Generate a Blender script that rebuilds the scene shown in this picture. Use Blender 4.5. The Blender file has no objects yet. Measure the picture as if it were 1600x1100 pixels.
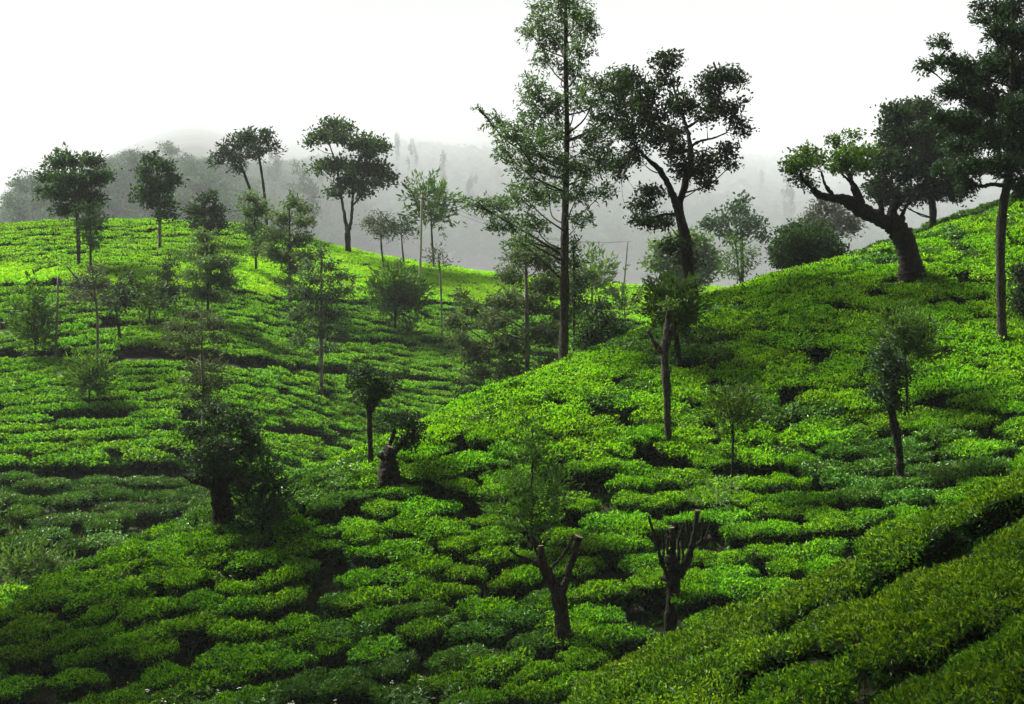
import bpy, math, random
import numpy as np
from mathutils import Vector, Matrix, Euler

SC = bpy.context.scene
COL = SC.collection

# ------------------------------------------------------------------ camera
FPX = 2198.0            # focal length in pixels of the 1600 px wide photograph
VH = 430.0              # row of the horizon
TH = math.atan((550 - VH) / FPX)
cam_data = bpy.data.cameras.new('camera')
cam_data.sensor_width = 36.0
cam_data.lens = FPX / 1600 * 36.0
cam_data.clip_end = 30000
cam = bpy.data.objects.new('camera', cam_data)
cam.location = (0, 0, 0)
cam.rotation_euler = (math.pi / 2 - TH, 0, 0)
COL.objects.link(cam)
SC.camera = cam

# ------------------------------------------------------------------ sky and sun
SUN_EL, SUN_AZ = 48.0, -57.0          # degrees; azimuth from +Y (away from camera) towards +X
world = bpy.data.worlds.new('World')
SC.world = world
world.use_nodes = True
wn = world.node_tree.nodes
wl = world.node_tree.links
wn.clear()
sky = wn.new('ShaderNodeTexSky')
sky.sky_type = 'NISHITA'
sky.sun_disc = False
sky.sun_elevation = math.radians(SUN_EL)
sky.sun_rotation = math.radians(SUN_AZ)
sky.air_density = 1.0
sky.dust_density = 6.0
sky.ozone_density = 1.0
hs = wn.new('ShaderNodeHueSaturation')       # the cloud deck takes the blue out of the sky
hs.inputs['Saturation'].default_value = 0.06
hs.inputs['Value'].default_value = 0.13
mixw = wn.new('ShaderNodeMix')
mixw.data_type = 'RGBA'
mixw.inputs[0].default_value = 0.70
mixw.inputs[7].default_value = (0.85, 0.85, 0.86, 1)   # even overcast layer
bg = wn.new('ShaderNodeBackground')
bg.inputs['Strength'].default_value = 0.05
wo = wn.new('ShaderNodeOutputWorld')
wl.new(sky.outputs[0], hs.inputs['Color'])
wl.new(hs.outputs[0], mixw.inputs[6])
cn = wn.new('ShaderNodeTexNoise'); cn.inputs['Scale'].default_value = 3.2; cn.inputs['Detail'].default_value = 4   # faint unevenness of the cloud deck
cm = wn.new('ShaderNodeMapRange'); cm.inputs[1].default_value = .3; cm.inputs[2].default_value = .7; cm.inputs[3].default_value = .80; cm.inputs[4].default_value = 1.10
ctc = wn.new('ShaderNodeTexCoord'); wl.new(ctc.outputs['Generated'], cn.inputs['Vector']); wl.new(cn.outputs['Fac'], cm.inputs[0])
cmul = wn.new('ShaderNodeVectorMath'); cmul.operation = 'SCALE'
wl.new(mixw.outputs[2], cmul.inputs[0]); wl.new(cm.outputs[0], cmul.inputs['Scale'])
wl.new(cmul.outputs[0], bg.inputs[0])
wl.new(bg.outputs[0], wo.inputs[0])

sun_data = bpy.data.lights.new('sun', 'SUN')
sun_data.energy = 2.2
sun_data.angle = math.radians(18)
sun_data.color = (1.0, 0.965, 0.90)
sun = bpy.data.objects.new('sun', sun_data)
_sd = Vector((math.sin(math.radians(SUN_AZ)) * math.cos(math.radians(SUN_EL)),
              math.cos(math.radians(SUN_AZ)) * math.cos(math.radians(SUN_EL)),
              math.sin(math.radians(SUN_EL))))
sun.rotation_euler = _sd.to_track_quat('Z', 'Y').to_euler()
sun.location = (0, 60, 120)
COL.objects.link(sun)

SC.view_settings.view_transform = 'Standard'
SC.view_settings.look = 'None'
SC.view_settings.gamma = 1.0
SC.view_settings.use_curve_mapping = False
SC.view_settings.exposure = 3.45
SC.render.engine = 'CYCLES'
SC.cycles.use_denoising = True
SC.cycles.sample_clamp_indirect = 3.0
SC.cycles.max_bounces = 6
SC.cycles.diffuse_bounces = 3
SC.cycles.glossy_bounces = 2
SC.cycles.transmission_bounces = 3
SC.cycles.volume_bounces = 2
SC.cycles.transparent_max_bounces = 4

# ------------------------------------------------------------------ terrain functions (metres, camera at the origin)
def XZ(u,v):
    a=(np.asarray(u,float)-800)/FPX; b=(550-np.asarray(v,float))/FPX
    den=math.cos(TH)+b*math.sin(TH)
    return a/den,(b*math.cos(TH)-math.sin(TH))/den
def UV(X,Z):
    # inverse of XZ
    Z=np.asarray(Z,float); b=(Z*math.cos(TH)+math.sin(TH))/(math.cos(TH)-Z*math.sin(TH))
    return 800+np.asarray(X)*FPX*(math.cos(TH)+b*math.sin(TH)), 550-b*FPX
def P(u,v,y):
    X,Z=XZ(u,v); return np.array([X*y,y,Z*y])
def smax(a,b,k):
    return np.where(np.abs(a-b)>20*k, np.maximum(a,b), k*np.logaddexp(np.clip(a/k,-600,600),np.clip(b/k,-600,600)))
def softplus(t,k): return k*np.logaddexp(0,t/k)
def wob(x,y,s=1.0,ph=0.0):
    x=x/s;y=y/s
    return (np.sin(1.3*x+.7*y+ph)+np.sin(-.9*x+1.6*y+1.7+ph)+np.sin(2.1*x+1.1*y+4.1*ph+.5)*.6+np.sin(.4*x-2.3*y+2.9)*.6)/3.2
# near slope: a plane with a rounded crest
FA,FB,FC=-15.94,.19,.30
CR_U=np.array([-300,0,130,260,420,580,700,880,1080,1200,1320,1440,1600,1900.])
CR_V=np.array([1060,945,880,822,755,700,642,567,478,432,402,366,318,240.])
cs,cz=XZ(CR_U,CR_V)
cy=-FA/(FC+FB*cs-cz)
CORR=np.zeros_like(cs)
def near_face(x,y):
    return FA+FB*x+FC*y+.20*wob(x,y,3.2)+.22*wob(x,y,7.,2.)
def near(x,y):
    s=x/np.maximum(y,3.)
    yr=np.interp(s,cs,cy); t=y-yr
    return near_face(x,y)+np.interp(s,cs,CORR)*np.exp(-(t/9.)**2)-.95*softplus(t+1.2,1.3)
KN_U=np.array([700,860,1000,1100,1300,1450,1600,1800.]);KN_V=np.array([1200,1118,1034,984,894,816,750,656.])
ks,kz=XZ(KN_U,KN_V)
ky=np.full(len(ks),19.0); KCORR=np.zeros_like(ks)
def knoll(x,y):
    s=x/np.maximum(y,3.)
    zc=np.interp(s,ks,kz)*19.+np.interp(s,ks,KCORR); t=y-19.
    return zc+.20*t-.8*softplus(t+.6,.6)+.12*wob(x,y,2.0,1.)+.10*np.sin(2.0*y+.5*x)
LC_U=np.array([-800,-200,0,120,250,380,480,560,650,800,900,1010,1200,1500,2200.])
LC_V=np.array([380,362,351,343,343,350,372,392,410,431,438,447,452,470,520.])
ls,lz=XZ(LC_U,LC_V)
LCORR=np.zeros_like(ls)
def lefth(x,y):
    s=x/np.maximum(y,3.)
    zc=np.interp(s,ls,lz)*120.+np.interp(s,ls,LCORR); t=y-118.
    return zc+.23*t-.42*softplus(t,3.5)+.25*wob(x,y,6.,3.)
RC_U=np.array([700,900,1090,1210,1330,1450,1600,2000.]);RC_V=np.array([800,600,478,425,380,335,285,170.])
rs,rz=XZ(RC_U,RC_V)
def rearh(x,y):
    s=x/np.maximum(y,3.)
    zc=np.interp(s,rs,rz)*68.; t=y-66.
    return zc+.25*t-.55*softplus(t,1.5)+.2*wob(x,y,4.,5.)
def backh(x,y):
    # forest mountain far behind
    s=x/np.maximum(y,3.)
    lift=np.interp(s,[-.9,-.42,-.36,-.30,-.22,0,.25,.5,1.],[.0,.25,.55,.9,1.,1.,.95,1.,1.])
    lift=lift*(1+.10*np.sin(9*s+2.2)+.07*np.sin(21*s+.6)+.04*np.sin(47*s))
    y0=np.interp(s,[-.5,-.22,-.08,.3,1.],[430,430,1450,1700,1400.])
    d=np.clip(y-y0,0,7400)
    return -12+lift*(.098*7500/(7500-y0)*np.where(d>0,d,0)+7.*wob(x,y,140.,1.)*np.clip(d/150,0,1))
def camera_slope(x,y):
    # hillside under the camera; its unseen rise behind is added to block sky light
    return np.where(y>0,-2.6-.95*y,-2.6-.72*np.maximum(y,-62.))+.4*wob(x,y,6.,1.)
def terrace(x,y):
    s=x/np.maximum(y,3.)
    return np.interp(s,[-.6,-.36,-.22,-.16,-.1],[-9.1,-9.2,-9.5,-11,-15.])-.02*(58-y)-np.clip(y-60.3,0,40)*1.5
def canopy(x,y):
    h=smax(near(x,y),knoll(x,y),.15)
    L=lefth(x,y); L=np.where(y<60.5,L-2.4*np.clip((60.6-y)/.7,0,40),L)
    h=smax(h,L,.12); h=smax(h,terrace(x,y)+.85,.12); h=smax(h,rearh(x,y),.3)
    h=smax(h,backh(x,y),.5)
    h=np.where(y<14,smax(h,camera_slope(x,y)+.85,.3),h)
    return np.maximum(h,-17.+0*x)
def silh(fn,u,lo,hi):
    s=XZ(u,400)[0]; yy=np.linspace(lo,hi,400)
    z=fn(s*yy,yy)/yy; i=z.argmax(); return z[i],yy[i]
for it in range(6):
    for i,u in enumerate(CR_U):
        z,y=silh(near,u,20,75); CORR[i]+=(cz[i]-z)*y
    for i,u in enumerate(KN_U):
        z,y=silh(knoll,u,10,30); KCORR[i]+=(kz[i]-z)*y
    for i,u in enumerate(LC_U):
        z,y=silh(lefth,u,70,150); LCORR[i]+=(lz[i]-z)*y
def hit(u,v,y0=9.,y1=300.):
    X,Z=XZ(u,v); yy=np.arange(y0,y1,.1)
    d=canopy(X*yy,yy)-Z*yy
    i=np.argmax(d>0)
    return float(yy[i]) if d[i]>0 else None
def ground_z(x, y):
    h = canopy(np.asarray(x, float), np.asarray(y, float))
    return h - .65

# ------------------------------------------------------------------ helpers
def set_props(o, label=None, cat=None, group=None, kind=None):
    if label: o['label'] = label
    if cat: o['category'] = cat
    if group: o['group'] = group
    if kind: o['kind'] = kind
    return o

def new_mesh(name, V, F, mats, mat_idx=None, smooth=False):
    """V (n,3); F list of arrays (k,3) or (k,4)"""
    me = bpy.data.meshes.new(name)
    V = np.ascontiguousarray(V, dtype=np.float32)
    me.vertices.add(len(V)); me.vertices.foreach_set('co', V.ravel())
    F = [np.asarray(f, dtype=np.int32) for f in F if len(f)]
    nl = sum(f.size for f in F); nf = sum(len(f) for f in F)
    me.loops.add(nl); me.polygons.add(nf)
    me.loops.foreach_set('vertex_index', np.concatenate([f.ravel() for f in F]))
    sizes = np.concatenate([np.full(len(f), f.shape[1], np.int32) for f in F])
    starts = np.concatenate([[0], np.cumsum(sizes)[:-1]]).astype(np.int32)
    me.polygons.foreach_set('loop_start', starts)
    if mat_idx is not None:
        me.polygons.foreach_set('material_index', np.asarray(mat_idx, np.int32))
    if smooth is not False:
        sm = np.ones(nf, bool) if smooth is True else np.asarray(smooth, bool)
        me.polygons.foreach_set('use_smooth', sm)
    else:
        me.polygons.foreach_set('use_smooth', np.zeros(nf, bool))
    for m in mats: me.materials.append(m)
    me.update(calc_edges=True)
    return me

def obj(name, me, parent=None, loc=None):
    o = bpy.data.objects.new(name, me)
    COL.objects.link(o)
    if parent: o.parent = parent
    if loc is not None: o.location = loc
    return o

def empty(name, loc):
    o = bpy.data.objects.new(name, None)
    o.empty_display_size = .3
    o.location = loc
    COL.objects.link(o)
    return o

def unit(a):
    return a / np.maximum(np.linalg.norm(a, axis=-1, keepdims=True), 1e-9)

def leaf_geo(p, d, l, w, rng, fold=.18, side=None):
    """diamond leaves: base p, direction d, length l, width w -> verts, quads"""
    n = len(p)
    d = unit(d)
    if side is None: side = rng.normal(size=(n, 3))
    s = unit(np.cross(d, side)); nn = np.cross(s, d)
    l = np.asarray(l)[:, None]; w = np.asarray(w)[:, None]
    V = np.empty((n, 4, 3))
    V[:, 0] = p
    V[:, 1] = p + d * l * .45 + s * w * .5 + nn * w * fold
    V[:, 2] = p + d * l - nn * l * .10
    V[:, 3] = p + d * l * .45 - s * w * .5 + nn * w * fold
    F = np.arange(n * 4).reshape(n, 4)
    return V.reshape(-1, 3), F

def smooth_path(pts, rad, n=6):
    pts = np.asarray(pts, float); rad = np.asarray(rad, float)
    if len(pts) < 3:
        t = np.linspace(0, 1, n + 1)[:, None]
        return pts[0] * (1 - t) + pts[-1] * t, rad[0] * (1 - t[:, 0]) + rad[-1] * t[:, 0]
    A = np.vstack([2 * pts[0] - pts[1], pts, 2 * pts[-1] - pts[-2]])
    out, ro = [], []
    for i in range(1, len(A) - 2):
        for k in range(n):
            t = k / n
            a, b, c, d = A[i - 1], A[i], A[i + 1], A[i + 2]
            out.append(.5 * ((2 * b) + (-a + c) * t + (2 * a - 5 * b + 4 * c - d) * t * t + (-a + 3 * b - 3 * c + d) * t ** 3))
            ro.append(rad[i - 1] * (1 - t) + rad[i] * t)
    out.append(pts[-1]); ro.append(rad[-1])
    return np.array(out), np.array(ro)

def tube_geo(pts, rad, sides=8, knob=0., rng=None, cap=True):
    pts = np.asarray(pts, float); n = len(pts)
    T = np.gradient(pts, axis=0); T = unit(T)
    up = np.array([.31, .95, .05])
    rad = np.asarray(rad, float); arc = np.concatenate([[0], np.cumsum(np.linalg.norm(np.diff(pts, axis=0), axis=1))]); tw = arc / max(rad.max(), .01)
    V = []
    ang = np.arange(sides) / sides * 2 * math.pi
    ph = rng.uniform(0, 6.28, 4) if rng is not None else np.zeros(4)
    for i in range(n):
        a = unit(np.cross(T[i], up)); b = np.cross(T[i], a)
        r = rad[i]
        lobes = 1 + knob * (np.sin(2 * ang + ph[0] + tw[i] * .22) * .5 + np.sin(3 * ang + ph[1] - tw[i] * .35) * .4 + np.sin(5 * ang + ph[2] + tw[i] * .15) * .25)
        if knob and rng is not None: lobes = lobes * (1 + rng.normal(0, knob * .35, sides)) * (1 + knob * .6 * math.sin(arc[i] / max(rad.max(), .01) * .8 + ph[2]) + knob * .4 * math.sin(arc[i] / max(rad.max(), .01) * 2.1 + ph[3]))
        V.append(pts[i] + (np.cos(ang) * r * lobes)[:, None] * a + (np.sin(ang) * r * lobes)[:, None] * b)
    V = np.concatenate(V)
    idx = np.arange(n * sides).reshape(n, sides)
    a = idx[:-1]; b = np.roll(idx, -1, 1)[:-1]; c = np.roll(idx, -1, 1)[1:]; d = idx[1:]
    Q = np.stack([a, b, c, d], -1).reshape(-1, 4)
    tri = np.zeros((0, 3), int)
    if cap:
        V = np.vstack([V, pts[-1] + T[-1] * rad[-1] * .15])
        k = len(V) - 1; e = idx[-1]
        tri = np.stack([e, np.roll(e, -1), np.full(sides, k)], -1)
    return V, Q, tri

def merge(parts):
    """parts: list of (V,Q,T) -> V,[Q],[T]"""
    o = 0; VV, QQ, TT = [], [], []
    for V, Q, T in parts:
        VV.append(V); QQ.append(Q + o); TT.append(T + o); o += len(V)
    return np.concatenate(VV), np.concatenate(QQ), np.concatenate(TT)

# ------------------------------------------------------------------ materials
def nodes_of(name):
    m = bpy.data.materials.new(name); m.use_nodes = True
    nt = m.node_tree; nt.nodes.clear()
    out = nt.nodes.new('ShaderNodeOutputMaterial')
    return m, nt.nodes, nt.links, out

def ramp(nd, stops):
    r = nd.new('ShaderNodeValToRGB')
    el = r.color_ramp.elements
    while len(el) < len(stops): el.new(.5)
    for e, (p, c) in zip(el, stops):
        e.position = p; e.color = (*c, 1)
    return r

def leaf_mat(name, stops, transl=.35, rough=.5, spec=.12, tcol=(1.25, 1.2, .6), objvar=.25):
    m, nd, lk, out = nodes_of(name)
    g = nd.new('ShaderNodeNewGeometry'); oi = nd.new('ShaderNodeObjectInfo')
    r = ramp(nd, stops); lk.new(g.outputs['Random Per Island'], r.inputs[0])
    mp = nd.new('ShaderNodeMapRange'); mp.inputs[3].default_value = 1 - objvar; mp.inputs[4].default_value = 1 + objvar
    lk.new(oi.outputs['Random'], mp.inputs[0])
    h = nd.new('ShaderNodeHueSaturation'); lk.new(r.outputs[0], h.inputs['Color']); lk.new(mp.outputs[0], h.inputs['Value'])
    mh = nd.new('ShaderNodeMapRange'); mh.inputs[3].default_value = .491; mh.inputs[4].default_value = .509
    # a second random, drawn from the first, shifts the hue a little from plant to plant
    fr = nd.new('ShaderNodeMath'); fr.operation = 'MULTIPLY'; fr.inputs[1].default_value = 7.31
    fr2 = nd.new('ShaderNodeMath'); fr2.operation = 'FRACT'
    lk.new(oi.outputs['Random'], fr.inputs[0]); lk.new(fr.outputs[0], fr2.inputs[0]); lk.new(fr2.outputs[0], mh.inputs[0])
    lk.new(mh.outputs[0], h.inputs['Hue'])
    b = nd.new('ShaderNodeBsdfPrincipled')
    b.inputs['Roughness'].default_value = rough; b.inputs['Specular IOR Level'].default_value = spec
    lk.new(h.outputs[0], b.inputs['Base Color'])
    t = nd.new('ShaderNodeBsdfTranslucent')
    mc = nd.new('ShaderNodeMix'); mc.data_type = 'RGBA'; mc.blend_type = 'MULTIPLY'; mc.inputs[0].default_value = 1
    mc.inputs[7].default_value = (*tcol, 1); lk.new(h.outputs[0], mc.inputs[6]); lk.new(mc.outputs[2], t.inputs[0])
    mx = nd.new('ShaderNodeMixShader'); mx.inputs[0].default_value = transl
    lk.new(b.outputs[0], mx.inputs[1]); lk.new(t.outputs[0], mx.inputs[2]); lk.new(mx.outputs[0], out.inputs[0])
    return m

def noise_mat(name, stops, scale=4., detail=6, rough=.9, bump=.4, bscale=None, stretch=(1, 1, 1), spec=.2, bdist=.03):
    m, nd, lk, out = nodes_of(name)
    tc = nd.new('ShaderNodeTexCoord'); mp = nd.new('ShaderNodeMapping'); mp.inputs['Scale'].default_value = stretch
    lk.new(tc.outputs['Object'], mp.inputs[0])
    n = nd.new('ShaderNodeTexNoise'); n.inputs['Scale'].default_value = scale; n.inputs['Detail'].default_value = detail
    n.inputs['Roughness'].default_value = .65
    lk.new(mp.outputs[0], n.inputs['Vector'])
    r = ramp(nd, stops); lk.new(n.outputs['Fac'], r.inputs[0])
    b = nd.new('ShaderNodeBsdfPrincipled'); b.inputs['Roughness'].default_value = rough; b.inputs['Specular IOR Level'].default_value = spec
    lk.new(r.outputs[0], b.inputs['Base Color'])
    n2 = nd.new('ShaderNodeTexNoise'); n2.inputs['Scale'].default_value = bscale or scale * 3; n2.inputs['Detail'].default_value = 5
    lk.new(mp.outputs[0], n2.inputs['Vector'])
    bp = nd.new('ShaderNodeBump'); bp.inputs['Strength'].default_value = bump; bp.inputs['Distance'].default_value = bdist
    lk.new(n2.outputs['Fac'], bp.inputs['Height']); lk.new(bp.outputs[0], b.inputs['Normal'])
    lk.new(b.outputs[0], out.inputs[0])
    return m

def bark_mat(name, dark, mid_, light, moss, scale=5., mossy=.35, bump=1.0):
    """furrowed bark: plates stretched along the trunk, lichen patches, moss"""
    m, nd, lk, out = nodes_of(name)
    tc = nd.new('ShaderNodeTexCoord'); mp = nd.new('ShaderNodeMapping'); mp.inputs['Scale'].default_value = (1, 1, .28)
    lk.new(tc.outputs['Object'], mp.inputs[0])
    n = nd.new('ShaderNodeTexNoise'); n.inputs['Scale'].default_value = scale * 4; n.inputs['Detail'].default_value = 8; n.inputs['Roughness'].default_value = .7
    v = nd.new('ShaderNodeTexVoronoi'); v.feature = 'DISTANCE_TO_EDGE'; v.inputs['Scale'].default_value = scale * 3.2
    lk.new(mp.outputs[0], n.inputs['Vector']); lk.new(mp.outputs[0], v.inputs['Vector'])
    r = ramp(nd, [(.28, dark), (.5, mid_), (.74, light)]); lk.new(n.outputs['Fac'], r.inputs[0])
    cr = ramp(nd, [(0, (.25, .25, .25)), (.09, (1, 1, 1))]); lk.new(v.outputs['Distance'], cr.inputs[0])
    mu = nd.new('ShaderNodeMix'); mu.data_type = 'RGBA'; mu.blend_type = 'MULTIPLY'; mu.inputs[0].default_value = .8
    lk.new(r.outputs[0], mu.inputs[6]); lk.new(cr.outputs[0], mu.inputs[7])
    n2 = nd.new('ShaderNodeTexNoise'); n2.inputs['Scale'].default_value = 2.2; n2.inputs['Detail'].default_value = 6; lk.new(tc.outputs['Object'], n2.inputs['Vector'])
    mr = ramp(nd, [(.50, (0, 0, 0)), (.64, (mossy,) * 3)]); lk.new(n2.outputs['Fac'], mr.inputs[0])
    mm = nd.new('ShaderNodeMix'); mm.data_type = 'RGBA'; lk.new(mr.outputs[0], mm.inputs[0]); lk.new(mu.outputs[2], mm.inputs[6]); mm.inputs[7].default_value = (*moss, 1)
    b = nd.new('ShaderNodeBsdfPrincipled'); b.inputs['Roughness'].default_value = .92; b.inputs['Specular IOR Level'].default_value = .12
    lk.new(mm.outputs[2], b.inputs['Base Color'])
    ad = nd.new('ShaderNodeMath'); ad.operation = 'ADD'; lk.new(n.outputs['Fac'], ad.inputs[0]); lk.new(cr.outputs[0], ad.inputs[1])
    bp = nd.new('ShaderNodeBump'); bp.inputs['Strength'].default_value = bump; bp.inputs['Distance'].default_value = .035
    lk.new(ad.outputs[0], bp.inputs['Height']); lk.new(bp.outputs[0], b.inputs['Normal']); lk.new(b.outputs[0], out.inputs[0])
    return m

M = {}
M['flush'] = leaf_mat('tea_flush_leaf', [(0, (0.0575, 0.1840, 0.0023)), (.5, (0.1150, 0.3220, 0.0034)), (.85, (0.1840, 0.4255, 0.0046)), (1, (0.2990, 0.5060, 0.0138))], transl=.34, rough=.5, spec=.09, objvar=.16)
M['flush_ridge'] = leaf_mat('tea_young_lit_ridge_leaf', [(0, (0.0954, 0.2650, 0.0021)), (.5, (0.1696, 0.4240, 0.0032)), (.85, (0.2332, 0.4982, 0.0042)), (1, (0.3392, 0.5512, 0.0106))], transl=.36, rough=.5, spec=.09, objvar=.15)  # younger leaf; part of its lightness stands in for brighter light there
M['flush_yellow_dim'] = leaf_mat('tea_yellow_flush_dim_leaf', [(0, (.03, .09, .003)), (.5, (.075, .17, .004)), (1, (.18, .29, .010))], transl=.40, rough=.5, spec=.09)  # yellow-green flush, darkened to imitate the dimming towards the lower right corner
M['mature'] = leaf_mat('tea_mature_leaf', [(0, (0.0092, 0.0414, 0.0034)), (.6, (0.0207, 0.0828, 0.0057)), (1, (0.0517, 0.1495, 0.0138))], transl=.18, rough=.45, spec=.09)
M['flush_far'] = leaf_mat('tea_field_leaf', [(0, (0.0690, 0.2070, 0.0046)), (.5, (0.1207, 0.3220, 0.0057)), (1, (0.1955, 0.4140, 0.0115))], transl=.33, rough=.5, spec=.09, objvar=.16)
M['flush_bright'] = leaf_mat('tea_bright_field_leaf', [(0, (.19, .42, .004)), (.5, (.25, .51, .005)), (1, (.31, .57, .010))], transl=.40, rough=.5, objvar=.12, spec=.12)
M['pale'] = leaf_mat('tea_glossy_leaf', [(0, (.035, .12, .006)), (.6, (.07, .20, .009)), (1, (.14, .30, .03))], transl=.24, rough=.42, spec=.25)
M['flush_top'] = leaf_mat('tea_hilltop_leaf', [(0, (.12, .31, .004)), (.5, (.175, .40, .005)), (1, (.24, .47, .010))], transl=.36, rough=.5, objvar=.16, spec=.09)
M['terrace'] = leaf_mat('tea_terrace_leaf', [(0, (.028, .085, .005)), (.6, (.050, .135, .008)), (1, (.10, .21, .02))], transl=.25, rough=.45, spec=.18)  # leaf colour darkened to stand in for tree shade on the terrace
M['twig'] = noise_mat('tea_twig', [(.3, (.005, .008, .003)), (.7, (.012, .017, .006))], 14, bump=.5, spec=.05)
M['broad'] = leaf_mat('broad_tree_leaf', [(0, (0.0078, 0.0235, 0.0078)), (.6, (0.0172, 0.0469, 0.0125)), (1, (0.0391, 0.0860, 0.0172))], transl=0.38, rough=.55)
M['broad_dark'] = leaf_mat('dark_tree_leaf', [(0, (.007, .020, .008)), (.6, (.015, .038, .013)), (1, (.032, .065, .018))], transl=0.30, rough=.55)
M['oak'] = leaf_mat('silver_oak_leaf', [(0, (0.0213, 0.0476, 0.0192)), (.5, (0.0415, 0.0861, 0.0328)), (.85, (0.0688, 0.1305, 0.0520)), (1, (0.1305, 0.1932, 0.1114))], transl=0.42, rough=.55)
M['oak_light'] = leaf_mat('light_silver_oak_leaf', [(0, (0.0289, 0.0544, 0.0204)), (.5, (0.0462, 0.0816, 0.0306)), (1, (0.0983, 0.1360, 0.0748))], transl=0.42, rough=.55)
M['feather'] = leaf_mat('feathery_leaf', [(0, (.022, .058, .008)), (.6, (.042, .10, .012)), (1, (.085, .165, .02))], transl=0.42, rough=.5)
M['feather_light'] = leaf_mat('light_feathery_leaf', [(0, (.035, .09, .02)), (.6, (.07, .15, .03)), (1, (.13, .22, .05))], transl=.35, rough=.5)
M['olive'] = leaf_mat('olive_tree_leaf', [(0, (0.0286, 0.0684, 0.0208)), (.6, (0.0551, 0.1188, 0.0328)), (1, (0.1099, 0.1932, 0.0594))], transl=0.42, rough=.5)
M['grey_leaf'] = leaf_mat('grey_twiggy_leaf', [(0, (0.0405, 0.0571, 0.0381)), (.6, (0.0647, 0.0809, 0.0571)), (1, (0.1051, 0.1238, 0.0857))], transl=.2, rough=.6)
M['weed'] = leaf_mat('weed_leaf', [(0, (.045, .11, .025)), (.6, (.08, .17, .045)), (1, (.14, .24, .08))], transl=.3, rough=.5)
M['forest'] = leaf_mat('forest_leaf', [(0, (0.0146, 0.0479, 0.0197)), (.6, (0.0272, 0.0797, 0.0294)), (1, (0.0485, 0.1197, 0.0368))], transl=.2, rough=.6)
M['petal'] = noise_mat('pale_petal', [(.3, (.55, .52, .48)), (.7, (.75, .73, .68))], 20, bump=.1)
M['bark_dark'] = bark_mat('bark_dark', (.004, .003, .002), (.013, .010, .007), (.042, .034, .026), (.020, .026, .012))
M['bark_brown'] = bark_mat('bark_brown', (.006, .004, .003), (.022, .015, .010), (.075, .056, .040), (.028, .034, .016))
M['bark_grey'] = bark_mat('bark_grey', (.010, .008, .006), (.038, .032, .026), (.105, .095, .080), (.055, .060, .040))
M['bark_pale'] = noise_mat('pale_bark', [(.36, (0.0217, 0.0174, 0.0136)), (.47, (0.0930, 0.0837, 0.0713)), (.62, (0.1922, 0.1798, 0.1612))], 2.6, bump=.5, bscale=12, stretch=(1, 1, .6))
M['cut_wood'] = noise_mat('cut_wood', [(.3, (0.0765, 0.0540, 0.0338)), (.7, (0.1350, 0.1035, 0.0720))], 9, bump=.3)
M['concrete'] = noise_mat('pole_concrete', [(.3, (0.2250, 0.2100, 0.1800)), (.7, (0.3300, 0.3150, 0.2775))], 3, bump=.2)
M['old_wood'] = noise_mat('pole_wood', [(.3, (.10, .085, .07)), (.7, (.20, .175, .15))], 3, bump=.4, stretch=(1, 1, .2))
M['ceramic'] = noise_mat('insulator_ceramic', [(.3, (.10, .07, .05)), (.7, (.16, .11, .08))], 5, rough=.3, bump=.05)
M['wire'] = noise_mat('wire_metal', [(.3, (.10, .10, .10)), (.7, (.16, .16, .16))], 5, rough=.5, bump=.05)
M['stone'] = noise_mat('grey_stone', [(.3, (.05, .05, .045)), (.7, (.13, .125, .11))], 3, bump=.6)

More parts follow.
